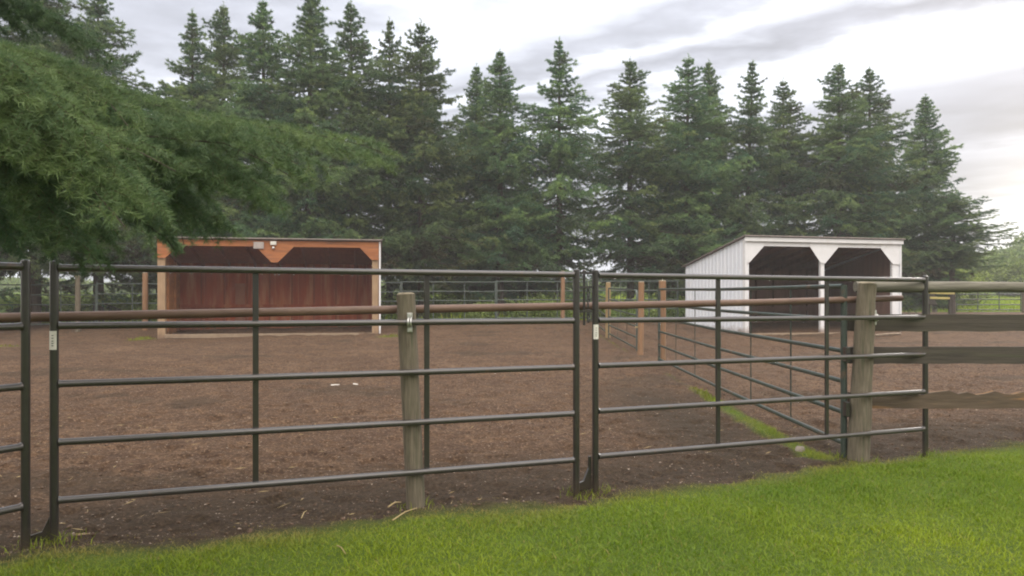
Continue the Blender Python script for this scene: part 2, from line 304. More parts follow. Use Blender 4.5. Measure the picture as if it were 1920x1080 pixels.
def ground_mat():
    m = bpy.data.materials.new('ground'); m.use_nodes = True; t = m.node_tree; b = t.nodes['Principled BSDF']; nd = t.nodes; lk = t.links
    tc = nd.new('ShaderNodeTexCoord')
    def noise(sc, det=8, ro=.6):
        n = nd.new('ShaderNodeTexNoise'); n.inputs['Scale'].default_value = sc; n.inputs['Detail'].default_value = det; n.inputs['Roughness'].default_value = ro
        lk.new(tc.outputs['Object'], n.inputs['Vector']); return n.outputs[0]
    def ramp(f, stops):
        r = nd.new('ShaderNodeValToRGB'); cr = r.color_ramp
        while len(cr.elements) < len(stops): cr.elements.new(.5)
        for e, (p, c) in zip(cr.elements, stops): e.position = p; e.color = (*c, 1)
        lk.new(f, r.inputs[0]); return r.outputs[0]
    def mix(f, a, c, mode='MIX'):
        x = nd.new('ShaderNodeMix'); x.data_type = 'RGBA'; x.blend_type = mode
        for i, v in ((0, f), (6, a), (7, c)):
            if isinstance(v, (int, float)): x.inputs[i].default_value = v
            elif isinstance(v, tuple): x.inputs[i].default_value = (*v, 1)
            else: lk.new(v, x.inputs[i])
        return x.outputs[2]
    def mr(f, a, b_, c=0, d=1):
        x = nd.new('ShaderNodeMapRange'); lk.new(f, x.inputs[0])
        for i, v in zip((1, 2, 3, 4), (a, b_, c, d)): x.inputs[i].default_value = v
        return x.outputs[0]
    big = noise(.45, 5); med = noise(2.6, 8, .65); fine = noise(38, 8, .7); vf = noise(150, 4, .7)
    dirt = ramp(big, [(.3, (.095, .053, .029)), (.52, (.135, .080, .045)), (.7, (.18, .112, .066))])
    dirt = mix(mr(med, .40, .66), dirt, (.068, .037, .021))
    mid2 = noise(11, 6, .65)
    dirt = mix(mr(mid2, .46, .60, 0, .75), dirt, (.060, .034, .020))
    dirt = mix(mr(fine, .52, .68, 0, .85), dirt, (.30, .205, .135))
    dirt = mix(mr(fine, .48, .34, 0, .85), dirt, (.045, .029, .019))
    at = nd.new('ShaderNodeAttribute'); at.attribute_name = 'zone'; sp = nd.new('ShaderNodeSeparateColor'); lk.new(at.outputs['Color'], sp.inputs[0])
    dirt = mix(sp.outputs[1], dirt, mix(mr(fine, .35, .7), (.030, .021, .012), (.080, .055, .034)))      # damp churned soil
    gr = ramp(med, [(.3, (.045, .095, .006)), (.7, (.10, .16, .012))])
    gr = mix(mr(fine, .4, .7, 0, .6), gr, (.15, .20, .02))
    gm = mr(sp.outputs[0], .25, .9)
    fin = mix(gm, dirt, gr)
    lk.new(fin, b.inputs['Base Color']); b.inputs['Roughness'].default_value = .93; b.inputs['Specular IOR Level'].default_value = .25
    bp = nd.new('ShaderNodeBump'); bp.inputs['Strength'].default_value = 1.0; bp.inputs['Distance'].default_value = .035
    s = nd.new('ShaderNodeMath'); s.operation = 'MULTIPLY_ADD'; lk.new(vf, s.inputs[0]); s.inputs[1].default_value = .35; lk.new(fine, s.inputs[2]); lk.new(s.outputs[0], bp.inputs['Height']); lk.new(bp.outputs[0], b.inputs['Normal'])
    return m
M['ground'] = ground_mat()

# ================================================================ ground
bpts = [G(px, py) for px, py in ((0, 1040), (150, 1018), (300, 1003), (600, 972), (800, 950), (1080, 925), (1300, 903), (1480, 872), (1600, 856), (1735, 838), (1920, 824))]
BX = np.array([-30, -6]+[p.x for p in bpts]+[8, 30]); BY = np.array([bpts[0].y-4, 3.0]+[p.y for p in bpts]+[bpts[-1].y+.3, bpts[-1].y+1.2])
def edge_y(x): return np.interp(x, BX, BY)
FA = Vector((-17.0, 25.6, 0)); FB = Vector((2.75, 28.3, 0))       # back fence line
def back_y(x): return np.where(x < 3.2, 25.6+(x+17)*(2.7/19.75)+.6, np.where(x < 13.5, 31.5, 43.5))
def grass_amount(x, y):
    x = np.asarray(x, float); y = np.asarray(y, float)
    e = edge_y(x)+.34*(vnoise(x, y, .45, 4, 3)-.5)
    g = 1-sstep(-.62, .12, y-e)
    g = np.maximum(g, sstep(0, 1.2, y-back_y(x)))
    # strip of grass along the side gates
    sx = 2.62-.10*np.exp(-((y-8)/2.)**2)
    strip = np.exp(-((x-sx)/(.10+.05*vnoise(x, y, .3, 2, 5)))**2)*sstep(14.9, 14.2, y)*sstep(6.2, 6.6, y)*(.35+.9*vnoise(x, y, .6, 2, 9))*(.4+.85*sstep(12.5, 9.0, y))
    strip2 = np.exp(-((x-2.6)/.12)**2)*sstep(17, 18, y)*sstep(27, 24, y)*.35
    tuft = .8*np.exp(-((x+10.5)/.5)**2-((y-22.4)/.35)**2)+.6*np.exp(-((x+3.5)/.6)**2-((y-22.8)/.5)**2)+.5*np.exp(-((x+14)/2.2)**2-((y-20.5)/.8)**2)
    return np.clip(np.maximum(g, np.maximum(np.maximum(strip, strip2), tuft)), 0, 1)
def relief(x, y):
    g = grass_amount(x, y)
    lump = (vnoise(x, y, .6, 5, 1, .6)-.5)*.09+(vnoise(x, y, .17, 3, 2, .65)-.5)*.055-.03*sstep(.62, .78, vnoise(x, y, .13, 1, 22))
    gl = (vnoise(x, y, 1.1, 3, 4)-.5)*.06
    # hoof-churned hollows
    far = sstep(30, 60, y)
    return (lump*(1-g)+gl*g)*(1-far) + .02*g*(y < 12)
def gz(x, y): return hz(x, y)+relief(x, y)
def axis(segs):
    a = []
    for lo, hi, st in segs: a.append(np.arange(lo, hi, st))
    return np.unique(np.concatenate(a+[np.array([segs[-1][1]])]).round(4))
gx = axis([(-300, -60, 20), (-60, -20, 2), (-20, -6, .3), (-6, 8, .035), (8, 20, .2), (20, 60, 2), (60, 301, 20)])
gy = axis([(-60, 0, 6), (0, 3, .4), (3, 10, .035), (10, 16, .08), (16, 32, .2), (32, 60, 1), (60, 301, 12)])
XX, YY = np.meshgrid(gx, gy)
V = np.stack([XX.ravel(), YY.ravel(), gz(XX, YY).ravel()], 1)
nx, ny = len(gx), len(gy)
i0 = (np.arange(ny-1)[:, None]*nx+np.arange(nx-1)[None, :]).ravel()
loops = np.stack([i0, i0+1, i0+1+nx, i0+nx], 1).ravel()
g = grass_amount(V[:, 0], V[:, 1])
e = edge_y(V[:, 0])
damp = (1-sstep(.4, 2.1, V[:, 1]-e+.5*(vnoise(V[:, 0], V[:, 1], .8, 3, 6)-.5)))*.85
damp = np.maximum(damp, np.exp(-((V[:, 0]-1.85+.5*(vnoise(V[:, 0], V[:, 1], .8, 3, 16)-.5))/.7)**2)*sstep(14, 9.5, V[:, 1])*(V[:, 0] < 2.7))
damp = np.maximum(damp, .6*sstep(.62, .75, vnoise(V[:, 0], V[:, 1]*1.7, 1.6, 4, 8)))
me = np_mesh('ground', V, loops, np.arange(len(i0))*4, {'zone': np.stack([g, np.clip(damp, 0, 1), g*0], 1)}, smooth=True)
link_mesh('ground', me, M['ground'], kind='structure')

# ---------------------------------------------------------------- grass blades
def blades(n, xr, yr, dens, hmin, hmax, w, seed, lean=.5, drymul=1.0):
    r = np.random.RandomState(seed)
    x = r.uniform(*xr, n); y = r.uniform(*yr, n); k = r.rand(n) < dens(x, y); x = x[k]; y = y[k]; n = len(x)
    z = gz(x, y)-.01; ga = grass_amount(x, y)
    tall = .55+.9*vnoise(x, y, .35, 3, 11)
    h = r.uniform(hmin, hmax, n)*tall*(.45+.55*ga); a = r.uniform(0, 2*np.pi, n); ln = r.uniform(.1, lean, n)*h*1.3
    fa = r.uniform(0, 2*np.pi, n); ww = w*r.uniform(.6, 1.3, n)
    dx, dy = np.cos(a), np.sin(a); wx, wy = np.cos(fa)*ww/2, np.sin(fa)*ww/2
    b = np.stack([x, y, z], 1); W = np.stack([wx, wy, wx*0], 1)
    m = b+np.stack([dx*ln*.35, dy*ln*.35, h*.6], 1); t = b+np.stack([dx*ln, dy*ln, h*(1-.25*r.rand(n))], 1)
    Vv = np.stack([b-W, b+W, m+W*.8, m-W*.8, t], 1).reshape(-1, 3)
    base = np.arange(n)*5
    lp = np.stack([base, base+1, base+2, base+3, base+3, base+2, base+4], 1).ravel(); st = (np.arange(n)[:, None]*7+np.array([0, 4])).ravel()
    green = np.clip(.15+.95*vnoise(x, y, 1.3, 3, 12)+r.normal(0, .11, n)-.15+.12*(x > 2), 0, 1)
    dry = np.clip((1-ga)*1.1+(.6+.5*(x < .4))*sstep(-.6-.35*(x < .4), -.02, y-edge_y(x))*(y < 9)*vnoise(x, y, .7, 2, 14)+(r.rand(n) < .05)*.8, 0, 1)*drymul
    c = np.repeat(np.stack([green, dry, green*0], 1), 5, axis=0)
    return Vv, lp, st, c
Vs = []; Ls = []; Ss = []; Cs = []; vo = lo = 0
def near_d(x, y):
    ga = grass_amount(x, y); return np.where(ga > .03, .04+.96*ga**1.6, 0)*(np.abs(x) < .72*y+1.6)*sstep(9.5, 8, y)
def clump_d(x, y): return near_d(x, y)*sstep(.5, .75, vnoise(x, y, .22, 3, 21))*.8
def base_tuft(x, y):
    s = 0
    for (cx, cy) in ((-2.5, 4.12), (-2.43, 4.22), (.45, 5.3), (.58, 5.4), (3.48, 6.58), (2.85, 6.42), (-.62, 4.98), (2.75, 6.5)):
        s = s+np.exp(-((x-cx)**2+(y-cy)**2)/.10**2)
    return np.clip(s*(.35+vnoise(x, y, .08, 2, 30)), 0, 1)
def strip_d(x, y): return np.clip(grass_amount(x, y)-.3, 0, 1)*(y > 9.4)
for args in ((900000, (-5.5, 8), (2.4, 9.6), near_d, .018, .040, .0038, 1, 1.3), (180000, (-5.5, 8), (2.4, 9.6), clump_d, .03, .062, .0042, 2, 1.3),
             (60000, (-3, 4), (3.8, 6.9), base_tuft, .05, .13, .004, 3, .8, .2), (40000, (2.2, 3.0), (9.4, 27), strip_d, .03, .09, .012, 4),
             (60000, (-17, -2), (19.5, 24), strip_d, .05, .14, .02, 5)):
    v_, l_, s2, c_ = blades(*args); Vs.append(v_); Ls.append(l_+vo); Ss.append(s2+lo); Cs.append(c_); vo += len(v_); lo += len(l_)
me = np_mesh('grass', np.concatenate(Vs), np.concatenate(Ls), np.concatenate(Ss), {'tint': np.concatenate(Cs)})
link_mesh('grass', me, M['grass'], label='short bright green lawn grass in front of the dark pipe fence', cat='grass', kind='stuff')
# field grass beyond the pens, coarse
v_, l_, s2, c_ = blades(120000, (-24, 40), (25, 75), lambda x, y: grass_amount(x, y)*(np.abs(x) < .75*y), .12, .4, .035, 9)
me = np_mesh('field_grass', v_, l_, s2, {'tint': np.clip(c_*np.array([1.2, .6, 1]), 0, 1)})
link_mesh('field_grass', me, M['grass'], label='rough green grass growing behind the back fence and across the field', cat='grass', kind='stuff')

# ---------------------------------------------------------------- litter on the dirt
def scatter_dirt(n, seed, xr=(-8, 10), yr=(4, 22), pw=1.6):
    r = np.random.RandomState(seed); y = yr[0]+(yr[1]-yr[0])*r.rand(n)**pw; x = r.uniform(-1, 1, n)*(.72*y+1.5)
    k = (grass_amount(x, y) < .35); return r, x[k], y[k]
r, x, y = scatter_dirt(30000, 31)
n = len(x); sz = r.uniform(.0018, .0065, n)*(1+y*.04); z = gz(x, y)+.004
c = np.stack([x, y, z], 1)[:, None, :]; tri = r.normal(0, 1, (n, 3, 3)); tri[:, :, 2] *= .35
link_mesh('wood_chips', tri_mesh('wood_chips', c+tri*sz[:, None, None]), M['chips'], label='pale wood chips and grit strewn over the brown dirt', cat='wood chips', kind='stuff')
# clods of soil
r, x, y = scatter_dirt(9000, 32, yr=(4, 16), pw=1.4)
ico = np.array([(0, 0, 1), (.9, 0, .4), (.28, .85, .4), (-.72, .53, .4), (-.72, -.53, .4), (.28, -.85, .4), (.72, .53, -.4), (-.28, .85, -.4), (-.9, 0, -.4), (-.28, -.85, -.4), (.72, -.53, -.4), (0, 0, -1)])
icf = np.array([(0, 1, 2), (0, 2, 3), (0, 3, 4), (0, 4, 5), (0, 5, 1), (1, 6, 2), (2, 7, 3), (3, 8, 4), (4, 9, 5), (5, 10, 1), (6, 7, 2), (7, 8, 3), (8, 9, 4), (9, 10, 5), (10, 6, 1), (11, 7, 6), (11, 8, 7), (11, 9, 8), (11, 10, 9), (11, 6, 10)])
n = len(x); s3 = r.uniform(.004, .016, (n, 1, 1))*r.uniform(.7, 1.3, (n, 1, 3))*np.array([1, 1, .6])
Vc = np.stack([x, y, gz(x, y)+.002], 1)[:, None, :]+(ico[None]+r.normal(0, .16, (n, 12, 3)))*s3
fc = (icf[None]+np.arange(n)[:, None, None]*12).reshape(-1)
link_mesh('soil_clods', np_mesh('soil_clods', Vc.reshape(-1, 3), fc, np.arange(n*20)*3, smooth=True), M['clods'], label='dark crumbled clods of soil across the pen', cat='soil', kind='stuff')
# straw
r, x, y = scatter_dirt(420, 33, yr=(4.0, 9), pw=1.8)
n = len(x); a = r.uniform(0, np.pi, n); ln = r.uniform(.012, .06, n); w = r.uniform(.0008, .0018, n)
c = np.stack([x, y, gz(x, y)+.008], 1); d = np.stack([np.cos(a)*ln, np.sin(a)*ln, r.normal(0, .006, n)], 1); pw = np.stack([-np.sin(a)*w, np.cos(a)*w, w], 1)
q4 = np.stack([c-d, c+pw*1.5, c+d, c-pw], 1)
link_mesh('straw', np_mesh('straw', q4.reshape(-1, 3), np.arange(4*n), np.arange(n)*4), M['straw'], label='loose straw stalks scattered on the dirt behind the fence', cat='straw', kind='stuff')

# ================================================================ front pipe panels
RZ = [.238, .549, .861, 1.172, 1.483]
rg = random.Random(5)
def place(a, b): a = Vector(a); b = Vector(b); return (b-a).length, math.atan2(b.y-a.y, b.x-a.x)
def make_panel(a, b, label, sticker_end=None, hinge=None, spade=None):
    Lp, ang = place((a[0], a[1], 0), (b[0], b[1], 0))
    root = empty('fence_panel', (a[0], a[1], 0), ang, label=label, cat='fence panel', group='dark pipe panels along the lawn')
    st = M['black_steel']
    for x in (0, Lp):
        m = MB(); m.tube((x, 0, -.06), (x, 0, 1.512), .0225, n=16); m.sphere((x, 0, 1.512), .0225, 12, 6, (1, 1, .4)); m.build('upright', st, root)
    for z in RZ:
        m = MB(); m.tube((.0235, 0, z), (Lp-.0235, 0, z), .019, n=18, caps=False)
        for x, s in ((.022, 1), (Lp-.022, -1)):  # weld collars
            m.tube((x, 0, z), (x+s*.010, 0, z), .0235, .0195, n=14, caps=False)
        m.build('rail', M['wet_rail'], root)
    for t in (1/3, 2/3):
        m = MB(); m.box((Lp*t, .0275, (RZ[0]+RZ[-1])/2), (.034, .016, RZ[-1]-RZ[0]+.01)); m.build('brace', st, root, bevel=.003)
    m = MB()
    for z in RZ:
        for k in range(rg.randint(14, 26)):
            m.sphere((rg.uniform(.1, Lp-.1), rg.uniform(-.004, .004), z-.0215), rg.uniform(.0022, .0042), 8, 6, (1, 1, 1.3))
    m.build('water_drops', M['water'], root, kind='stuff')
    if sticker_end is not None:
        m = MB(); z0 = 1.045
        xs = 0 if sticker_end == 0 else Lp
        pts = [(xs+.0233*math.sin(t), -.0233*math.cos(t)) for t in [R(-62+a_*(100/8)) for a_ in range(9)]]
        vs = [(x_, y_, z) for z in (z0, z0+.10) for x_, y_ in pts]
        m.add(vs, [(i, i+1, 9+i+1, 9+i) for i in range(8)], True); so_ = m.build('sticker', M['sticker'], root)
        m = MB()
        for zz in (.02, .032, .044, .060, .074): 
            p2 = [(x_*1.0+(-.0004 if x_ < xs else .0004), y_-.0005) for x_, y_ in pts[3:6]]
            m.add([(x_, y_, z0+zz+dz) for dz in (0, .004) for x_, y_ in p2], [(0, 1, 4, 3), (1, 2, 5, 4)])
        m.build('print', M['ink'], so_)
    if hinge:
        xs, sgn = hinge
        for z in (1.497, 1.40, 1.235):
            m = MB(); m.bar((xs+.02*sgn, 0, z), (xs+.118*sgn, 0, z), .012, .016); m.build('connector', st, root)
        m = MB(); m.tube((xs+.075*sgn, .022, 1.14), (xs+.075*sgn, .022, 1.505), .009, n=10); m.sphere((xs+.075*sgn, .022, 1.51), .014, 8, 6); m.build('drop_pin', st, root)
        m = MB()
        for k in range(9):
            z = 1.39-.027*k; c = Vector((xs+.05*sgn, .012, z)); pts = [c+Vector((math.cos(t)*.008*(k % 2)+0, math.cos(t)*.008*((k+1) % 2), math.sin(t)*.017)) for t in [i*math.pi/4 for i in range(9)]]
            m.path(pts, .0035, n=6, caps=False)
        m.build('chain', st, root)
    if spade:
        xs, sgn = spade
        m = MB(); m.prism([(xs, .02), (xs+.135*sgn, .01), (xs+.13*sgn, .055), (xs+.06*sgn, .075), (xs+.022*sgn, .16), (xs+.02*sgn, .24), (xs, .24)][::1 if sgn > 0 else -1], .012, .032)
        m.build('foot_latch', st, root, bevel=.003)
    return root
A0 = (-4.06, 1.47); A1 = (-2.53, 4.10); B0 = (-2.445, 4.21); B1 = (.432, 5.30); C0 = (.572, 5.41); C1 = (3.458, 6.595)
make_panel(A0, A1, 'dark pipe panel running out of the frame at the far left', hinge=None)
make_panel(B0, B1, 'dark five rail pipe panel in the middle, with brown shelter seen behind it', sticker_end=0, hinge=None, spade=(0, -1))
make_panel(C0, C1, 'dark five rail pipe panel on the right, ending beside the weathered board fence', sticker_end=0, hinge=(0, -1), spade=(-.022, -1))

# leaning wooden posts on the pen side of the panels
def wood_post(name, base, top, r0, r1, mt, label=None, cat='post', group=None, wob=.04, root=None, endmat=None, seed=1):
    rr = random.Random(seed); base = Vector(base); top = Vector(top)
    own = root is None
    if own: root = empty(name, base, 0, label=label, cat=cat, group=group); off = base; nm = 'shaft'
    else: off = Vector(root.location); nm = name
    pts = []; rad = []
    nseg = 9
    for i in range(nseg+1):
        t = i/nseg; p = base.lerp(top, t)-off+Vector((rr.uniform(-1, 1), rr.uniform(-1, 1), 0))*r0*.03
        if i == 0: p.z -= .1
        pts.append(p); rad.append((r0+(r1-r0)*t)*(1+rr.uniform(-.02, .02)))
    m = MB(); m.path(pts, rad, 22, False, wob, rr); 
    m.build(nm, mt, root)
    m = MB(); e = pts[-1]; d = (pts[-1]-pts[-2]).normalized()
    m.path([e-d*.004, e+d*r1*.12, e+d*r1*.2], [r1*1.0, r1*.9, r1*.68], 22, True, .015, rr); m.build('end_grain' if own else 'end_grain', endmat or M['post_end'], root)
    return root
def clamp(root, c, r, facing=-1, zsq=1.0):
    c = Vector(c)-Vector(root.location); m = MB()
    pts = [c+Vector((0, math.cos(t)*r, math.sin(t)*r)) for t in [R(a_) for a_ in range(60, 301, 20)]]
    m.path(pts, .007, n=8); pts2 = [p+Vector((.016, 0, 0)) for p in pts]; m.path(pts2, .006, n=8)
    m.box(c+Vector((.006, .018, .045)), (.032, .014, .030)); m.box(c+Vector((.006, .018, -.045)), (.030, .014, .03))
    m.tube(c+Vector((.006, .02, .045)), c+Vector((.006, -.008, .045)), .008, n=6); m.tube(c+Vector((.006, .02, -.045)), c+Vector((.006, -.008, -.045)), .008, n=6)
    m.build('clamp', M['zinc'], root, bevel=.002)
def line_pt(a, b, t): return Vector((a[0]+(b[0]-a[0])*t, a[1]+(b[1]-a[1])*t, 0))
nB = Vector((-(B1[1]-B0[1]), B1[0]-B0[0], 0)).normalized(); nC = Vector((-(C1[1]-C0[1]), C1[0]-C0[0], 0)).normalized()
pa = line_pt(B0, B1, .632)
pb_base = pa+nB*.085; pb_base.x = (780-CX)/F*pb_base.y; pb_top = Vector(((761-CX)/F*pb_base.y, pb_base.y-.01, EYE+14/F*pb_base.y))
ra = wood_post('wooden_post', pb_base, pb_top, .059, .057, M['post_wood'], 'round weathered post leaning left behind the middle pipe panel, silver clamp on it', seed=3)
pc = line_pt(B0, B1, .626); cx_ = (766-CX)/F*(pc.y); clamp(ra, (cx_, B0[1]+(cx_-B0[0])*(B1[1]-B0[1])/(B1[0]-B0[0]), RZ[3]), .026)
# rusty pipe behind the posts
rp = MB(); off = .055*2+.05
Pp = [line_pt(B0, B1, -.35)+nB*.17, line_pt(B0, B1, -.02)+nB*.17, line_pt(B0, B1, .63)+nB*.17, line_pt(B0, B1, 1.03)+nB*.18, line_pt(C0, C1, .5)+nC*.20, line_pt(C0, C1, .985)+nC*.20]
for p, yy in zip(Pp, (602, 594, 580, 574, 567, 559)): p.z = EYE-(yy-HZ)/F*p.y
rp.path(Pp, .0262, n=20); o = rp.build('pipe_rail', M['rust_pipe'], label='long rusty brown pipe running behind the dark panels and leaning posts', cat='pipe')

# ================================================================ right hand post and board fence
pbb = Vector(((1608-CX)/F*6.47, 6.47, 0)); pbt = Vector(((1626-CX)/F*6.47, 6.47, EYE+34/F*6.47))
bf = empty('board_fence', pbb, 0, label='weathered grey fence of log top rail and boards at the right edge', cat='fence')
wood_post('post', pbb, pbt, .088, .070, M['post_wood'], root=bf, seed=8)
clamp(bf, ((1641-CX)/F*6.42, 6.43, RZ[3]), .026)
rr = random.Random(4)
fx = lambda px, d: (px-CX)/F*d
m = MB(); pts = [Vector((fx(1606, 6.6)+i*.42, 6.63+rr.uniform(-.01, .01), 1.434-.004*i+rr.uniform(-.008, .008)))-pbb for i in range(11)]
m.path(pts, [.044*(1+rr.uniform(-.06, .08)) for _ in pts], 18, True, .03, rr); m.build('top_rail', M['grey_log'], bf)
def board(z0, z1, x0, x1, y, mt, wav=0, name='board', parent=bf, seed=1, th=.04, n=40):
    rr = random.Random(seed); m = MB(); top = []; bot = []; w = 0
    for i in range(n+1):
        x = x0+(x1-x0)*i/n; w = w*.6+rr.uniform(-1, 1)*wav
        top.append((x, z1+w)); bot.append((x, z0+rr.uniform(-1, 1)*.004))
    off = parent.location
    ptsl = [(x-off.x, z-off.z) for x, z in bot]+[(x-off.x, z-off.z) for x, z in top[::-1]]
    n1_ = n+1
    vs = []; fs = []
    for yy in (y-off.y, y+th-off.y):
        vs += [(x-off.x, yy, z-off.z) for x, z in bot]+[(x-off.x, yy, z-off.z) for x, z in top]
    a, b_, c_, d_ = 0, n1_, 2*n1_, 3*n1_
    for i in range(n):
        fs += [(a+i, a+i+1, b_+i+1, b_+i), (c_+i+1, c_+i, d_+i, d_+i+1), (b_+i, b_+i+1, d_+i+1, d_+i), (a+i+1, a+i, c_+i, c_+i+1)]
    fs += [(a, b_, d_, c_), (a+n, c_+n, d_+n, b_+n)]
    m.add(vs, fs); return m.build(name, mt, parent)
board(1.055, 1.195, fx(1592, 6.57), 7.4, 6.57, M['grey_board'], .002, seed=2)
board(.785, .925, fx(1592, 6.57), 7.4, 6.57, M['grey_board'], .002, seed=3)
cb = board(.41, .535, fx(1590, 6.57), 7.4, 6.57, M['chewed_board'], .022, seed=6, n=60); cb['label'] = 'chewed wavy bottom board of the fence'
wood_post('post', (7.0, 6.5, 0), (7.02, 6.5, 1.47), .085, .07, M['post_wood'], root=bf, seed=10)

# ================================================================ side gates (dark green tube)
def make_gate(name, y0, y1, X, label, zs=(.131, .387, .643, .894, 1.15, 1.43), stays=2, rad=.020, mt=None, arch=False, cat='gate', group='green tube gates between the two pens', sticker=False, zb=None):
    L_ = y1-y0; root = empty(name, (X, y0, float(hz(X, y0))), R(90), label=label, cat=cat, group=group); mt = mt or M['green_steel']
    dz = float(hz(X, y1)-hz(X, y0)); 
    def zz(x, z): return z+dz*x/L_
    for x in (0, L_):
        if arch and x == 0: continue
        m = MB(); m.tube((x, 0, zz(x, -.04)), (x, 0, zz(x, zs[-1]+.01)), .026 if not arch else .02, n=12); m.build('upright', mt, root)
    if arch:
        m = MB(); t_ = zs[-1]; m.path([(0, 0, zs[0]-.05), (0, 0, t_-.25), (.03, 0, t_-.10), (.13, 0, t_-.015), (.28, 0, t_+.0)], .024, n=12); m.build('curved_upright', M['far_steel'], root)
    for i, z in enumerate(zs):
        m = MB(); x0 = .024
        if arch and i == len(zs)-1: x0 = .28
        m.tube((x0, 0, zz(x0, z)), (L_-.024, 0, zz(L_, z)), rad, n=12, caps=False)
        m.build('rail', mt, root)
    for k in range(stays):
        x = L_*(k+1)/(stays+1); m = MB(); m.box((x, -.024, zz(x, (zs[0]+zs[-1])/2)), (.030, .006, zs[-1]-zs[0]+.03)); m.build('stay', mt, root)
    if sticker:
        m = MB(); m.box((-.002, -.0, zs[-1]-.33), (.05, .05, .12)); m.build('sticker', M['sticker'], root)
    return root
GX = 2.745
gA = make_gate('tube_gate', 6.52, 10.45, GX, 'nearest green tube gate running back from the thick leaning post')
for z_ in (.87, .42):
    m = MB(); m.box((-.04, 0, z_), (.09, .035, .12)); m.build('hinge', M['black_steel'], gA, bevel=.004)
make_gate('tube_gate', 10.55, 14.7, GX, 'second green tube gate, between the nearest one and the orange post')
make_gate('tube_gate', 17.3, 22.4, GX, 'green gate with a curved top end beyond the orange post, white tag on it', zs=(.12, .36, .60, .84, 1.08, 1.40), arch=True, sticker=True)
make_gate('tube_gate', 22.8, 27.8, GX, 'farthest green tube gate of the side fence, meeting the back fence', zs=(.12, .36, .60, .84, 1.08, 1.40))
def gp(px, ytop, yb, d, r0, mt, label, seed):
    X_ = (px-CX)/F*d; z0 = float(hz(X_, d)); return wood_post('wooden_post', (X_, d, z0), (X_+rr.uniform(-.02, .02), d, EYE-(ytop-HZ)/F*d), r0, r0*.93, mt, label, group='round posts of the side and back fences', seed=seed)
gp(1241, 527, 700, 14.9, .075, M['orange_post'], 'orange brown round post at the end of the second green gate', 11)
gp(1201, 529, 680, 17.1, .068, M['orange_post'], 'brown round post beside the curved gate end', 12)
gp(1140, 530, 655, 22.6, .075, M['tan_post'], 'yellowish round post midway along the side fence', 13)
gp(1055, 509, 597, 27.6, .075, M['orange_post'], 'slim orange post at the back fence near the corner', 14)
gp(272, 512, 600, 25.3, .09, M['orange_post'], 'orange brown post in the back fence left of the brown shelter', 15)
gp(146, 518, 600, 25.0, .08, M['post_wood'], 'grey round post in the back fence near the left edge', 16)
# rope on the brown post latch
m = MB(); y_ = 17.15; m.path([Vector((GX+.02*math.cos(a_)*3, y_+.08*math.sin(a_), .60+hz(GX, 17)+.01*math.sin(3*a_))) for a_ in [i*.7 for i in range(20)]], .012, n=6); m.build('rope', M['straw'], label='frayed rope knotted round the brown post at the curved gate', cat='rope')

# ================================================================ back fence panels
def back_panel_proto():
    root = empty('back_panel', (0, 0, 0)); Lp = 3.0
    for x in (0, Lp):
        m = MB(); m.tube((x, 0, -.1), (x, 0, 1.47), .025, n=10); m.build('upright', M['far_steel'], root)
    for z in (.14, .46, .78, 1.10, 1.43):
        m = MB(); m.tube((.02, 0, z), (Lp-.02, 0, z), .019, n=10, caps=False); m.build('rail', M['far_steel'], root)
    for t in (1/3, 2/3):
        m = MB(); m.box((Lp*t, .025, .78), (.032, .012, 1.3)); m.build('stay', M['far_steel'], root)
    return root
proto = back_panel_proto(); first = True
runs = []
dirv = (FB-FA).normalized(); nseg = 6; step = (FB-FA).length/nseg
bl = ['green back panel at the far left, cut by the frame edge', 'green back panel under the low boughs, left of the brown shelter', 'green back panel passing behind the left of the brown shelter', 'green back panel hidden mostly by the brown shelter',
      'green back panel just right of the brown shelter', 'green back panel nearest the pen corner, beside the slim orange post']
for k in range(nseg):
    p = FA+dirv*step*k; runs.append((p, math.atan2(dirv.y, dirv.x), step/3.04, bl[k]))
runs.append((Vector((2.85, 28.0, 0)), math.atan2(-.2, 3.0), 1.0, 'green back panel between the pen corner and the white shelter'))
for i, (p, a_, sc, lb) in enumerate(runs):
    o = proto if i == 0 else copy_tree(proto)
    o.location = (p.x, p.y, float(hz(p.x, p.y))); o.rotation_euler = (0, 0, a_); o.scale = (sc, 1, 1)
    tag(o, lb, 'fence panel', 'green panels of the back fence')

# ================================================================ brown shelter
def world_frame(a, b):
    L_, ang = place(a, b); return L_, ang
S0 = Vector(((295-CX)/F*22.6, 22.6, 0)); S1 = Vector(((713-CX)/F*23.75, 23.75, 0))
z0 = .22
Ls_, an = place(S0, S1)
br = empty('shelter', (S0.x, S0.y, z0), an, label='open brown wooden shelter on the left with a reddish inside', cat='shelter')
W = Ls_; D = 2.6; HF = 2.90; HB = 2.35
def roofz(y): return HF+(HB-HF)*y/D
# posts
def bpost(name, x, w, mt, parent=br, zt=HF-.22, y=0.0):
    m = MB(); m.box((x, y+.07, (zt-.25)/2), (w, .14, zt+.25)); return m.build(name, mt, parent, bevel=.008)
bpost('post', .105, .21, M['pale_post']); bpost('post', W-.15, .19, M['pale_post'])
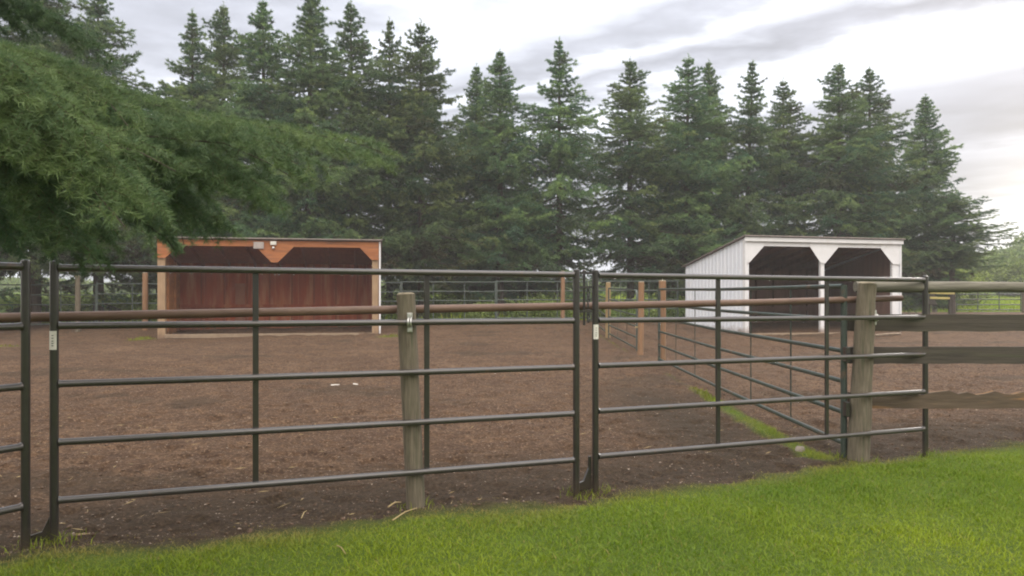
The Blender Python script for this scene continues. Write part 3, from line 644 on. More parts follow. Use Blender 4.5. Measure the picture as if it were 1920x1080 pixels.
# header with gussets: one outline hanging from the roof
zt = HF-.02; zb_ = HF-.20; px2m = 22.9/F
def xl(px): return (px-295)*px2m*W/((713-295)*px2m)
m = MB(); m.prism([(0.005, zb_), (W-.045, zb_), (W-.045, zt), (0.005, zt)], -.035, .0); m.build('header', M['shed_orange'], br, bevel=.003)
def gusset(pts, nm='gusset'):
    m = MB(); m.prism(pts, -.048, -.036); return m.build(nm, M['shed_orange'], br)
gusset([(.008, zb_-.36), (.22, zb_-.36), (.60, zb_+.02), (.60, zt-.03), (.008, zt-.03)])
xc = xl(510); gusset([(xc-.09, zb_-.46), (xc+.09, zb_-.46), (xc+.56, zb_+.02), (xc+.5, zt-.03), (xc-.5, zt-.03), (xc-.56, zb_+.02)])
gusset([(W-.26, zb_-.36), (W-.05, zb_-.36), (W-.05, zt-.03), (W-.6, zt-.03), (W-.62, zb_+.02)])
# walls
def side_wall(x, th, mt, name='side_wall'):
    vs = [(x, .145, -.25), (x+th, .145, -.25), (x+th, D, -.25), (x, D, -.25), (x, .145, roofz(.145)-.03), (x+th, .145, roofz(.145)-.03), (x+th, D, roofz(D)-.03), (x, D, roofz(D)-.03)]
    m = MB(); m.add(vs, [(0, 3, 2, 1), (4, 5, 6, 7), (0, 1, 5, 4), (1, 2, 6, 5), (2, 3, 7, 6), (3, 0, 4, 7)]); return m.build(name, mt, br)
side_wall(.0, .04, M['shed_side']); side_wall(W-.04, .035, M['shed_ply'])
m = MB(); sp_ = 1.22; x = .045; k = 0
while x < W-.06:
    x1 = min(x+sp_*.6, W-.045); m.box(((x+x1)/2, D-.012, roofz(D)/2-.15), (x1-x-.012, .018, roofz(D)+.24)); x = x1
m.build('back_wall', M['shed_ply'], br)
m = MB(); m.box((W/2, D+.025, roofz(D)/2-.15), (W, .02, roofz(D)+.25)); m.build('outer_cladding', M['shed_side'], br)
for x in [W*k_/9 for k_ in range(1, 9)]:
    m = MB(); m.box((x, D-.045, roofz(D)/2-.02), (.04, .045, roofz(D)-.08)); m.build('stud', M['joist'], br)
for z in (.95,):
    m = MB(); m.box((W/2, D-.09, z), (W-.1, .035, .09)); m.build('girt', M['shed_ply'], br)
for x in [W*k_/8 for k_ in range(0, 9)]:
    x = min(max(x, .08), W-.08)
    vs = []; m = MB(); m.bar((x, .02, roofz(.02)-.11), (x, D, roofz(D)-.11), .04, .13); m.build('rafter', M['joist'], br)
sw = M['shed_side']
for yy in (1.0, 1.9):
    m = MB(); m.box((.065, yy, roofz(yy)/2-.1), (.045, .09, roofz(yy)-.15)); m.build('stud', sw, br)
m = MB(); m.bar((W/2, -.14, roofz(-.14)+.005), (W/2, D+.18, roofz(D+.18)+.005), W+.12, .035); m.build('roof', M['roof_metal'], br, bevel=.004)
m = MB(); m.bar((W/2, .01, roofz(.01)-.028), (W/2, D-.03, roofz(D-.03)-.028), W-.09, .018); m.build('ceiling', M['joist'], br)
m = MB(); m.box((W-.012, -.02, HF/2-.12), (.05, .035, HF+.22)); m.build('corner_trim', M['white_paint'], br)
m = MB(); m.box((W/2, .03, .09), (W-.4, .09, .12)); m.build('sill', M['sill_wood'], br, bevel=.01)
m = MB(); m.box((W-.75, -.12, .02), (.75, .16, .07)); m.box((W-.55, -.12, .10), (.5, .15, .06)); m.build('plank_step', M['sill_wood'], br, bevel=.01)
m = MB(); m.box((xl(480.5), -.075, HF-.17), (.29, .05, .20)); m.build('junction_box', M['grey_box'], br, bevel=.01)
m = MB(); m.box((xl(508), -.085, HF-.10), (.17, .07, .11)); fo = m.build('light_fixture', M['sticker'], br, bevel=.01)
m = MB(); m.sphere((xl(508), -.09, HF-.24), .045, 12, 8); m.build('lens', M['zinc'], fo)
# pale scuffed patch stain on the back wall is a separate leaning sheet in the photo's look: dusty board
m = MB(); m.box((xl(420), D-.05, .9), (.30, .018, 1.55)); m.build('dusty_board', mat('dusty_board', (.33, .15, .09), (.26, .10, .06), 3, rough=.9), br)

# ================================================================ white shelter
Wd0, Wd1 = 23.2, 24.5
T0 = Vector(((1397-CX)/F*Wd0, Wd0, 0)); T1 = Vector(((1688-CX)/F*Wd1, Wd1, 0)); W2, an2 = place(T0, T1)
wz = .31
ws = empty('shelter', (T0.x, T0.y, wz), an2, label='white metal sided shelter on the right with two dark clipped corner openings', cat='shelter')
D2 = 3.85; HF2 = 2.87; HB2 = 2.17
def rz2(y): return HF2+(HB2-HF2)*y/D2
# front face: top band + gussets around two openings, built as separate pieces
def x2(px):
    # invert pixel to local x along the front
    d = T1-T0; k = (px-CX)/F; t = (k*T0.y-T0.x)/(d.x-k*d.y); return t*W2
def z2(py, px):
    t = x2(px)/W2; dd = T0.y+(T1.y-T0.y)*t; return EYE-(py-HZ)/F*dd-wz
topz = HF2-.03; band = z2(462, 1475); gz_ = z2(493, 1475)
wp = M['white_paint']
m = MB(); m.prism([(0, band), (W2, band), (W2, topz), (0, topz)], 0, .03); m.build('front_band', wp, ws)
for p4 in ([(1397, 1), (1405, 1), (1433, 0)], [(1518, 0), (1539, 1), (1547, 1), (1572, 0)], [(1650, 0), (1674, 1), (1688, 1)]):
    xs = [x2(a_) for a_, _ in p4]; zs_ = [gz_ if f_ else band+.01 for _, f_ in p4]
    top_ = band+.01+.15
    pts = list(zip(xs, zs_)); pts = pts+[(xs[-1], top_), (xs[0], top_)]
    m = MB(); m.prism(pts, -.012, -.001); m.build('gusset', wp, ws)
for a_, b_ in ((1397, 1405), (1539.5, 1546.5), (1674, 1688)):
    xa, xb = x2(a_), x2(b_); m = MB(); m.box(((xa+xb)/2, .07, (band-.2)/2), (xb-xa, .10, band+.2)); m.build('post', wp, ws, bevel=.004)
m = MB(); m.box((W2/2+.01, -.06, HF2-.035), (W2+.1, .03, .12)); m.build('fascia', wp, ws, bevel=.004)
m = MB(); m.bar((W2/2, -.12, rz2(-.12)+.045), (W2/2, D2+.12, rz2(D2+.12)+.045), W2+.18, .035); m.build('roof', M['roof_metal'], ws)
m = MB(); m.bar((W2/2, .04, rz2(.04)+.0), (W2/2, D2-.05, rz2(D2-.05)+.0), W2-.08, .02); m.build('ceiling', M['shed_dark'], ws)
# ribbed side wall
def ribbed(x, name, mt=M['white_metal'], th=.012, sgn=-1):
    prof = []; y = .0
    while y < D2-.01:
        for dy, o_ in ((0, 0), (.03, 1), (.06, 1), (.09, 0)):
            if y+dy <= D2: prof.append((y+dy, o_*.020*sgn))
        y += .2286
    prof.append((D2, 0)); n_ = len(prof)
    vs = [(x+o_, y_, -.2) for y_, o_ in prof]+[(x+o_, y_, rz2(y_)+.01) for y_, o_ in prof]+[(x-th*sgn+o_*.0, y_, -.2) for y_, o_ in prof]+[(x-th*sgn, y_, rz2(y_)+.01) for y_, o_ in prof]
    fs = []
    for i in range(n_-1): fs += [(i, i+1, n_+i+1, n_+i), (2*n_+i+1, 2*n_+i, 3*n_+i, 3*n_+i+1), (n_+i, n_+i+1, 3*n_+i+1, 3*n_+i), (i+1, i, 2*n_+i, 2*n_+i+1)]
    m = MB(); m.add(vs, fs); return m.build(name, mt, ws)
ribbed(0.0, 'side_wall'); ribbed(W2-.0, 'side_wall', sgn=1)
m = MB(); m.box((.012, -.016, HF2/2-.1), (.05, .03, HF2+.12)); m.box((-.026, .03, HF2/2-.1), (.008, .1, HF2+.12)); m.build('corner_trim', wp, ws)
m = MB(); m.box((W2-.0, -.016, HF2/2-.1), (.05, .03, HF2+.12)); m.build('corner_trim', wp, ws)
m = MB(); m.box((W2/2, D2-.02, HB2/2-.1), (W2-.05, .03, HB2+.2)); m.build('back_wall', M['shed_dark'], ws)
for x in (.035, W2-.035):
    vs = []; m = MB(); m.add([(x, .13, -.2), (x, D2-.05, -.2), (x, D2-.05, rz2(D2)-.1), (x, .13, rz2(.13)-.05)]+[(x+.012*(1 if x < 1 else -1), yy, zz_) for yy, zz_ in ((.13, -.2), (D2-.05, -.2), (D2-.05, rz2(D2)-.1), (.13, rz2(.13)-.05))],
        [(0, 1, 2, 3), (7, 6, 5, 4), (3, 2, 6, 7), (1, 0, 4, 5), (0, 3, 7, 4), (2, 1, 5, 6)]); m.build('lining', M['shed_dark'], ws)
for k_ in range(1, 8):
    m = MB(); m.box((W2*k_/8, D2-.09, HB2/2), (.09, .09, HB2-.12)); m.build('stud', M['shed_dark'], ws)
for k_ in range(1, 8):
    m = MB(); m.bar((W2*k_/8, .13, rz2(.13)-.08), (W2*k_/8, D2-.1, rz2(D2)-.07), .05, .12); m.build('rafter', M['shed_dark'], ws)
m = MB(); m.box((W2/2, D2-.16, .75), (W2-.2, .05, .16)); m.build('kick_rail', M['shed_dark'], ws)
m = MB(); m.box((W2/2, .02, .0), (W2-.1, .14, .12)); m.build('sill', M['sill_wood'], ws, bevel=.01)
# pole lying by it
m = MB(); a_ = G(1640, 632); b_ = G(1688, 629); m.path([a_+Vector((0, 0, .05)), (a_+b_)/2+Vector((0, 0, .06)), b_+Vector((0, 0, .05))], .035, n=10); m.build('pole', M['pale_edge'], label='pale pole lying on the dirt in front of the white shelter', cat='pole')

# ================================================================ far right field gate and yellow boards
d = 43.5
fg = empty('field_gate', ((1794-CX)/F*d, d, float(hz((1794-CX)/F*d, d))), 0, label='low green gate in the field fence at the far right', cat='gate')
Lg = (1914-1794)/F*d
for x in (0, Lg):
    m = MB(); m.tube((x, 0, .05), (x, 0, 1.28), .03, n=8); m.build('upright', M['green_steel'], fg)
for z in (.15, .43, .72, 1.0, 1.26):
    m = MB(); m.tube((0, 0, z), (Lg, 0, z), .028, n=8); m.build('rail', M['green_steel'], fg)
for t in (1/3, 2/3):
    m = MB(); m.box((Lg*t, .03, .7), (.05, .015, 1.1)); m.build('stay', M['green_steel'], fg)
for px, lb in ((1787, 'grey wooden post left of the far field gate'), (1921, 'grey wooden post right of the far field gate'), (1752, 'short post under the yellow boards beyond the pen')):
    X_ = (px-CX)/F*d; z_ = float(hz(X_, d)); wood_post('wooden_post', (X_, d, z_), (X_, d, z_+1.36), .14, .13, M['post_wood'], lb, group='posts of the far field fence', seed=px)
yb = empty('board_rail', ((1740-CX)/F*36, 36, float(hz(28, 36))), 0, label='pale yellow planks laid along a rail beyond the white shelter', cat='planks')
for z, l_, w_ in ((1.06, 1.12, .16), (.80, .9, .10)):
    m = MB(); m.box((.05+l_/2, 0, z), (l_, .2, w_), Matrix.Rotation(R(1.5), 3, 'Y')); m.build('plank', M['yellow_wood'], yb, bevel=.01)
m = MB(); m.box((.14, .1, .75), (.42, .3, .5)); m.build('block', M['grey_board'], yb, bevel=.02)
for x in (.12, 1.05):
    m = MB(); m.tube((x, .12, -.1), (x, .12, .98), .05, n=10); m.build('leg', M['grey_board'], yb)

# ================================================================ small things on the ground
def flat_bit(px, py, sx, sy, name, label, mt, cat, seed, h=.012):
    p = G(px, py); p.z = float(gz(p.x, p.y)); rr = random.Random(seed); m = MB(); n_ = 11
    ring = [(sx*math.cos(2*math.pi*k_/n_)*rr.uniform(.6, 1.1), sy*math.sin(2*math.pi*k_/n_)*rr.uniform(.6, 1.1)) for k_ in range(n_)]
    vs = [(x, y, -.01) for x, y in ring]+[(x*.8, y*.8, h+rr.uniform(-.3, .3)*h) for x, y in ring]+[(0, 0, h*1.15)]
    fs = [(k_, (k_+1) % n_, n_+(k_+1) % n_, n_+k_) for k_ in range(n_)]+[(n_+k_, n_+(k_+1) % n_, 2*n_) for k_ in range(n_)]
    m.add(vs, fs, True); o = m.build(name, mt, label=label, cat=cat); o.location = p; return o
flat_bit(629, 723, .085, .05, 'white_scrap', 'larger white scrap lying on the dirt in the middle of the pen', M['white_bit'], 'scrap', 1)
flat_bit(665, 721, .055, .04, 'white_scrap', 'smaller white scrap on the dirt, right of the larger one', M['white_bit'], 'scrap', 2)
flat_bit(1501, 848, .045, .05, 'stone', 'flat grey stone beside the grass strip under the green gate', M['stone'], 'stone', 3, .035)
def stalk(a, b, label, r=.004, mt=None, lift=.03):
    a = G(*a); b = G(*b); m = MB(); a.z = float(gz(a.x, a.y))+lift; b.z = float(gz(b.x, b.y))+lift; o_ = Vector(a)
    m.path([a-o_, (a+b)/2-o_+Vector((0, 0, .012)), b-o_], [r, r*.9, r*.6], n=6); o = m.build('dry_stalk', mt or M['straw'], label=label, cat='stalk'); o.location = o_
stalk((736, 993), (782, 966), 'long dry straw stalk on the lawn below the middle leaning post')
stalk((728, 962), (752, 951), 'short crooked twig at the lawn edge, left of the post foot', .006)
stalk((565, 984), (575, 970), 'thin upright dry stalk at the lawn edge left of the post', .003)
stalk((632, 1040), (648, 1054), 'bent dry stalk lying in the lawn at the lower middle', .003)

# ================================================================ spruces
def unit(v): return v/np.maximum(np.linalg.norm(v, axis=-1, keepdims=True), 1e-9)
def needles(A, B, tint, rs, per, ln, w, fwd=.9, jit=1.0, twig=None):
    """A,B (n,3) twig segments; returns loose triangles of needle tufts"""
    rep = np.repeat(np.arange(len(A)), per); n = len(rep)
    t = rs.rand(n)[:, None]; p = A[rep]*(1-t)+B[rep]*t; d = unit(B-A)[rep]
    ra = unit(np.cross(d, rs.normal(0, 1, (n, 3)))); dr = unit(d*fwd*rs.uniform(.5, 1.3, (n, 1))+ra)
    l_ = ln*rs.uniform(.6, 1.25, (n, 1)); sd_ = unit(np.cross(dr, rs.normal(0, 1, (n, 3))))*w*.5
    T = np.stack([p-sd_, p+sd_, p+dr*l_], 1); c = tint[rep].copy(); c[:, 0] = np.clip(c[:, 0]+rs.normal(0, .10, n)*jit, 0, 1)
    return T, c
def sticks(A, B, w, tint):
    d = unit(B-A); s = unit(np.cross(d, np.array([.3, .2, 1.0])+0*d)); s2_ = np.cross(d, s)
    T = np.concatenate([np.stack([A-s*w, A+s*w, B], 1), np.stack([A-s2_*w, A+s2_*w, B], 1)]); return T, np.concatenate([tint, tint])
def spray(rr, pts, L2, sp2, sp3, L3, tint, brown, segs, drop=.15, sub=True):
    """branch polyline pts (k,3): secondary twigs in a drooping flat fan, tertiary twigs off them"""
    pts = np.asarray(pts); seg = np.diff(pts, axis=0); sl_ = np.linalg.norm(seg, axis=1); tot = sl_.sum(); cum = np.concatenate([[0], np.cumsum(sl_)])
    def at(s):
        i = min(np.searchsorted(cum, s, side='right')-1, len(seg)-1); return pts[i]+seg[i]*((s-cum[i])/sl_[i]), seg[i]/sl_[i]
    for i in range(len(seg)):
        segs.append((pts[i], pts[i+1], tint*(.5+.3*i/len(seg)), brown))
    s = tot*.12; side = 1
    up = np.array([0, 0, 1.0])
    while s < tot:
        p, d = at(s); sd_ = np.cross(d, up); sd_ /= max(np.linalg.norm(sd_), 1e-6)
        f = 1-s/tot; l2 = L2*(.25+.75*f**.7)*rr.uniform(.7, 1.15)*min(1, s/tot*3+.4)
        dirn = sd_*side*rr.uniform(.6, 1.0)+d*rr.uniform(.5, .9)+up*rr.uniform(-drop*2.5, .15); dirn /= np.linalg.norm(dirn)
        m_ = p+dirn*l2*.5; e = m_+(dirn+np.array([0, 0, -drop]))*l2*.5
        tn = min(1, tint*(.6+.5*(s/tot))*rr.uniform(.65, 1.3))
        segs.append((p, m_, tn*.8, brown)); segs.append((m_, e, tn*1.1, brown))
        if sub and l2 > L3*.8:
            u = sp3*rr.uniform(.6, 1.3); s3_ = 1
            while u < l2:
                q_ = p+dirn*u if u < l2*.5 else m_+(e-m_)*((u-l2*.5)/(l2*.5))
                sd3 = np.cross(dirn, up); dd = sd3*s3_*rr.uniform(.5, 1)+dirn*.8+up*rr.uniform(-.5, .35); dd /= np.linalg.norm(dd)
                segs.append((q_, q_+dd*L3*(1-.6*u/l2)*rr.uniform(.7, 1.2), tn*1.2, brown)); u += sp3*rr.uniform(.8, 1.2); s3_ = -s3_
        s += sp2*rr.uniform(.8, 1.2); side = -side
def make_spruce_meshes(seed, H, Rm, per=18, ln=.115, w=.025, zc=1.9, dens=1.0, lean_gap=.12, ragged=.25, slope=.40, z0=.7):
    rr = random.Random(seed); rs = np.random.RandomState(seed); segs = []; z = z0
    lim = []
    while z < H-.15:
        top = H-z
        Rz = min(Rm, .10+slope*top)*(.84+.16*math.sin(z*1.9+seed)) if top > 1.5 else .05+slope*.95*top
        if z < 3.0: Rz *= .82
        nb = 10 if top > 3 else 7
        if z < zc: nb = 2
        a0 = rr.uniform(0, 6.3)
        for k in range(nb):
            if rr.random() < lean_gap: continue
            a = a0+2*math.pi*k/nb+rr.uniform(-.35, .35); l_ = Rz*rr.uniform(1-ragged*1.6, 1+ragged)
            if l_ < .08: continue
            rise = .60 if top < 1.2 else (.38 if top < 3 else (.2 if top < 6 else .05))
            hzv = np.array([math.cos(a), math.sin(a), 0]); droop = .22*(top/H)**.7+.02
            b0 = np.array([0, 0, z]); P_ = [b0+hzv*.04]
            for t in (.33, .66, 1.0):
                P_.append(b0+hzv*l_*t+np.array([0, 0, l_*(rise*t-droop*2.2*t+droop*1.5*t**3)]))
            br_ = 0.0
            if z < 3.2 and rr.random() < .35: br_ = rr.uniform(.3, .9)
            elif rr.random() < .05: br_ = rr.uniform(.2, .6)
            tint = min(1, max(0, rr.gauss(.36, .22)))
            lim.append((P_, l_))
            spray(rr, P_, min(.75, l_*.55), .15/dens, .13, .24, tint, br_, segs, drop=.36 if top > 4 else .12, sub=True)
        z += rr.uniform(.28, .46) if top > 6 else (rr.uniform(.20, .32) if top > 2.5 else rr.uniform(.15, .22))
    # leader
    segs.append((np.array([0, 0, H-.6]), np.array([0, 0, H-.2]), .5, 0)); segs.append((np.array([0, 0, H-.2]), np.array([0, 0, H+.1]), .6, 0))
    for k in range(5):
        a = k*1.3; segs.append((np.array([0, 0, H-.35]), np.array([.16*math.cos(a), .16*math.sin(a), H-.12]), .6, 0))
    A = np.array([s[0] for s in segs]); B = np.array([s[1] for s in segs]); C_ = np.array([[s[2], s[3], 0] for s in segs])
    sl_ = np.linalg.norm(B-A, axis=1)
    T, c = needles(A, B, C_, rs, per, ln, w); T2, c2 = sticks(A, B, .008, np.tile(np.array([[.1, 1., 0]]), (len(A), 1)))
    crown = tri_mesh('crown', np.concatenate([T, T2]), {'tint': np.concatenate([c, c2])})
    m = MB(); m.path([(0, 0, -.4), (0, 0, .1), (0.02, 0, H*.3), (-.02, .02, H*.6), (0, 0, H*.85), (0, 0, H-.1)], [.21, .17, .14, .09, .045, .01], 10, False, .06, rr)
    for P_, l_ in lim: m.path([tuple(p) for p in P_], [.008+.016*l_/2, .006+.012*l_/2, .006, .003], 4, False)
    tr = bpy.data.meshes.new('trunk'); tr.from_pydata(m.v, [], m.f); tr.update()
    return crown, tr
VAR = [make_spruce_meshes(101, 12, 2.9), make_spruce_meshes(102, 12, 2.6, ragged=.34, slope=.46), make_spruce_meshes(103, 12, 3.0, lean_gap=.2, slope=.42), make_spruce_meshes(104, 12, 2.4, ragged=.22, slope=.38), make_spruce_meshes(105, 12, 2.8, lean_gap=.26, ragged=.38, slope=.40), make_spruce_meshes(106, 12, 2.7, lean_gap=.16, ragged=.42, slope=.5), make_spruce_meshes(107, 12, 2.6, lean_gap=.2, ragged=.5, z0=5.2, slope=.7)]
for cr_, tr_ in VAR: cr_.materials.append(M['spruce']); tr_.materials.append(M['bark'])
trees = [(-75, -170, 25.5, 0, 1.25, 'broad dark spruce at the very left edge, its top out of frame'),
 (65, -110, 26.6, 2, 1.2, 'dark spruce second from the left edge, its top out of frame'),
 (185, -25, 28.0, 1, 1.1, 'dark spruce left of the pale gap of sky, top just cut by the frame'),
 (300, 190, 31.5, 3, 1.0, 'shorter spruce standing in the dip of sky left of the brown shelter'),
 (362, 22, 29.0, 4, .95, 'wispy topped spruce, first one right of the sky gap at upper left'),
 (418, 4, 30.5, 5, .95, 'spruce right behind the wispy topped one above the brown shelter'),
 (495, 2, 29.2, 0, 1.0, 'spruce above the left half of the brown shelter, top at the frame edge'),
 (578, -30, 28.6, 3, 1.05, 'tallest spruce behind the brown shelter, its top cut by the frame'),
 (662, 2, 30.0, 2, 1.0, 'spruce rising above the right end of the brown shelter'),
 (731, 34, 31.5, 4, .85, 'thin topped spruce between two taller ones right of the brown shelter'),
 (791, 32, 30.0, 1, 1.0, 'narrow pointed spruce at the left edge of the bright open sky'),
 (893, 122, 33.5, 3, .85, 'lower spruce leaning close against the left of the rounded one'),
 (938, 92, 31.5, 0, .95, 'rounded bluish spruce in the centre, right of the bright open sky'),
 (1048, 74, 32.0, 4, 1.0, 'spruce with separate flat tiers showing near its top, right of centre'),
 (1182, 106, 32.6, 5, 1.05, 'full bushy topped spruce behind the side fence gates'),
 (1284, 104, 33.5, 1, 1.0, 'wide spruce above the sloping wall of the white shelter'),
 (1337, 112, 35.0, 3, .9, 'slim spruce top just right of the wide one above the sloping wall'),
 (1394, 118, 35.5, 4, .95, 'spruce above the front left corner of the white shelter'),
 (1471, 146, 36.5, 1, .9, 'short topped spruce above the left opening of the white shelter'),
 (1572, 118, 35.5, 5, 1.1, 'left one of the tall twin spruces above the white shelter'),
 (1630, 128, 36.8, 2, 1.1, 'right one of the tall twin spruces above the white shelter'),
 (1736, 176, 38.0, 3, 1.05, 'last tall spruce at the right end of the row'),
 (1785, 362, 37.0, 6, 1.0, 'low wide spruce spreading out beyond the last tall one'),
 (1250, 300, 34.5, 4, 1.1, 'short dark spruce filling the row left of the white shelter'),
 (985, 330, 34.0, 2, 1.1, 'short spruce between the rounded one and the tiered one'),
 (835, 300, 33.0, 0, 1.1, 'short spruce below the bright open sky'),
 (1660, 330, 39.5, 4, 1.1, 'short spruce behind the right end of the white shelter')]
tr_rng = random.Random(9)
for px, ty, d, v, ws_, lb in trees:
    X_ = (px-CX)/F*d; zb0 = float(hz(X_, d)); Ht = EYE-(ty-HZ)/F*d-zb0; sc = Ht/12.05
    root = empty('spruce_tree', (X_, d, zb0), tr_rng.uniform(0, 6.3), label=lb, cat='spruce', group='row of spruces behind the pens')
    wsc = max(.75, min(1.3, ws_*(sc**.3))); root.scale = (wsc, wsc, sc)
    if Ht < 8: root.scale = (.95*ws_, .95*ws_, sc)
    root.rotation_euler = (tr_rng.gauss(0, .012), tr_rng.gauss(0, .012), tr_rng.uniform(0, 6.3))
    for nm, me_ in (('crown', VAR[v][0]), ('trunk', VAR[v][1])):
        o = bpy.data.objects.new(nm, me_); col.objects.link(o); o.parent = root

# ---------------------------------------------------------------- near spruce reaching in from the left
TB = Vector((-3.35, 1.05, 0))
nr = empty('spruce_tree', TB, 0, label='near spruce at the left whose needle boughs hang in front of the pens', cat='spruce')
rr = random.Random(77); rs = np.random.RandomState(77)
def pl(*a): return np.array([list(P(*p)) for p in a])
fine = []; mid = []
# boughs: (polyline of px,py,distance), secondary length, tint
boughs = [
 ([(-420, 60, 1.9), (-120, 60, 1.9), (40, 110, 1.85), (130, 190, 1.8), (215, 260, 1.8)], .20, .95),
 ([(-420, 60, 1.9), (-60, 130, 1.9), (70, 230, 1.8), (150, 300, 1.75), (235, 400, 1.7)], .22, .9),
 ([(-420, 100, 2.0), (-80, 190, 2.0), (120, 230, 2.0), (260, 262, 2.0), (330, 300, 2.05)], .20, .75),
 ([(-420, 140, 2.1), (-30, 240, 2.1), (60, 330, 2.0), (120, 400, 1.95), (170, 450, 1.9)], .20, .55),
 ([(-420, 160, 2.5), (40, 230, 2.5), (250, 235, 2.45), (420, 250, 2.4), (500, 285, 2.35), (575, 330, 2.35)], .27, .6),
 ([(-420, 160, 2.6), (100, 260, 2.6), (270, 275, 2.5), (400, 320, 2.45), (480, 345, 2.4)], .26, .5),
 ([(-420, 190, 2.6), (60, 270, 2.6), (210, 310, 2.55), (300, 350, 2.5), (335, 400, 2.45), (345, 440, 2.4)], .22, .42),
 ([(-420, 190, 2.7), (100, 280, 2.7), (280, 330, 2.65), (370, 385, 2.6), (400, 435, 2.55)], .22, .45),
 ([(-420, 200, 2.8), (60, 330, 2.8), (240, 380, 2.75), (310, 430, 2.7), (335, 462, 2.7)], .17, .35),
 ([(-420, 200, 2.7), (-50, 330, 2.6), (90, 390, 2.6), (200, 430, 2.5)], .25, .35),
 ([(-420, 20, 2.1), (-100, 100, 2.1), (-20, 190, 2.0), (20, 290, 2.0), (30, 370, 2.0)], .22, .45),
 ([(-420, 200, 2.3), (-100, 300, 2.3), (-20, 380, 2.2), (40, 440, 2.2)], .22, .3),
 ([(-420, 60, 2.2), (-60, 70, 2.2), (90, 105, 2.2), (200, 165, 2.15), (240, 215, 2.1)], .20, .8),
]
for pts, l2, tn in boughs:
    base_ = pl(*pts)
    spray(rr, base_, l2, .026, .028, .085, tn, 0, fine, drop=.3)
    for k_ in range(2):
        j = np.array([rr.uniform(-.05, .05), rr.uniform(-.12, .12), rr.uniform(-.10, .04)]); sh = base_+np.linspace(.3, 1, len(base_))[:, None]*j
        spray(rr, sh[1:], l2*.8, .034, .03, .08, tn*rr.uniform(.7, 1.05), 0, fine, drop=.4)
far_boughs = [
 ([(-300, 20, 4.2), (150, 150, 4.3), (400, 215, 4.4), (560, 235, 4.4), (680, 262, 4.5), (740, 285, 4.6)], .34, .6),
 ([(-300, 40, 4.0), (200, 230, 4.0), (340, 275, 4.0), (450, 310, 3.9)], .38, .5),
 ([(-300, 60, 3.6), (100, 260, 3.6), (250, 350, 3.5), (330, 405, 3.5)], .34, .45),
 ([(-300, -120, 4.0), (-40, -20, 4.0), (80, 20, 4.0), (150, 50, 4.0)], .4, .35),
]
for pts, l2, tn in far_boughs:
    base_ = pl(*pts)
    for k_ in range(4):
        j = np.array([rr.uniform(-.1, .1), rr.uniform(-.4, .4), rr.uniform(-.16, .12)])*(k_ > 0); sh = base_+np.linspace(.3, 1, len(base_))[:, None]*j
        spray(rr, sh, l2, .05, .05, .14, tn*rr.uniform(.9, 1.3), 0, mid, drop=.25)
# the rest of the crown, out of the frame or above it
rest = []
zz_ = 2.5
while zz_ < 9.6:
    lz = min(2.3, .15+.4*(9.8-zz_))
    for k in range(6):
        a = rr.uniform(math.pi*.55, math.pi*2.1) if zz_ < 4.6 else rr.uniform(0, 2*math.pi)
        b0 = np.array([TB.x, TB.y, zz_]); hv = np.array([math.cos(a), math.sin(a), 0]); l_ = lz*rr.uniform(.7, 1.1)
        # keep the limbs clear of the view itself
        e = b0+hv*l_
        if zz_ < 4.6 and e[1] > .8 and abs(e[0]/max(e[1], .01)) < 1.0: continue
        spray(rr, [b0, b0+hv*l_*.5+np.array([0, 0, -.12*l_]), b0+hv*l_+np.array([0, 0, -.2*l_])], .45*min(1, l_), .16, .14, .18, .35, 0, rest)
    zz_ += .38
def seg_arr(sg): return np.array([s[0] for s in sg]), np.array([s[1] for s in sg]), np.array([[s[2], s[3], 0] for s in sg])
allT = []; allC = []; offv = np.array(TB)
def addseg(sg, dens_, ln, w, tw):
    A, B, C_ = seg_arr(sg); l_ = np.linalg.norm(B-A, axis=1); n_ = np.clip(l_*dens_, 2, 400).astype(int)
    # split by length so needle density is even
    rep = np.repeat(np.arange(len(A)), np.maximum(1, (n_/6).astype(int))); cnt = np.maximum(1, (n_/6).astype(int))
    idx = np.concatenate([np.arange(c_) for c_ in cnt]); t0 = (idx/cnt[rep])[:, None]; t1 = ((idx+1)/cnt[rep])[:, None]
    A2 = A[rep]*(1-t0)+B[rep]*t0; B2 = A[rep]*(1-t1)+B[rep]*t1
    T, c = needles(A2, B2, C_[rep], rs, 6, ln, w, fwd=.6); allT.append(T-offv); allC.append(c)
    T, c = sticks(A, B, tw, np.tile(np.array([[.5, .9, 0]]), (len(A), 1))); allT.append(T-offv); allC.append(c)
addseg(fine, 1000, .023, .0020, .0014); addseg(mid, 620, .030, .0036, .0018); addseg(rest, 60, .06, .014, .006)
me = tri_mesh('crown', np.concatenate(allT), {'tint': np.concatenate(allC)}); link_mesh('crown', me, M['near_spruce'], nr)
print('near crown tris', len(me.polygons), 'far crown', [len(v[0].polygons) for v in VAR])
m = MB(); m.path([(0, 0, -.2), (0, 0, .2), (.02, 0, 3), (0, .02, 6), (0, 0, 9.8)], [.24, .19, .15, .09, .01], 14, False, .06, rr); m.build('trunk', M['bark'], nr)
m = MB()
for pts, l2, tn in boughs+far_boughs:
    pp = [Vector(tuple(p))-TB for p in pl(*pts)]; pp = [Vector((0, 0, pp[0].z+.1))]+pp; n_ = len(pp)
    pp = [p-Vector((0, 0, .03 if i > 1 else 0)) for i, p in enumerate(pp)]; m.path(pp, [.018*(1-i/(n_-1))**3+.0015 for i in range(n_)], 7, False)
m.build('limb', M['bark'], nr)

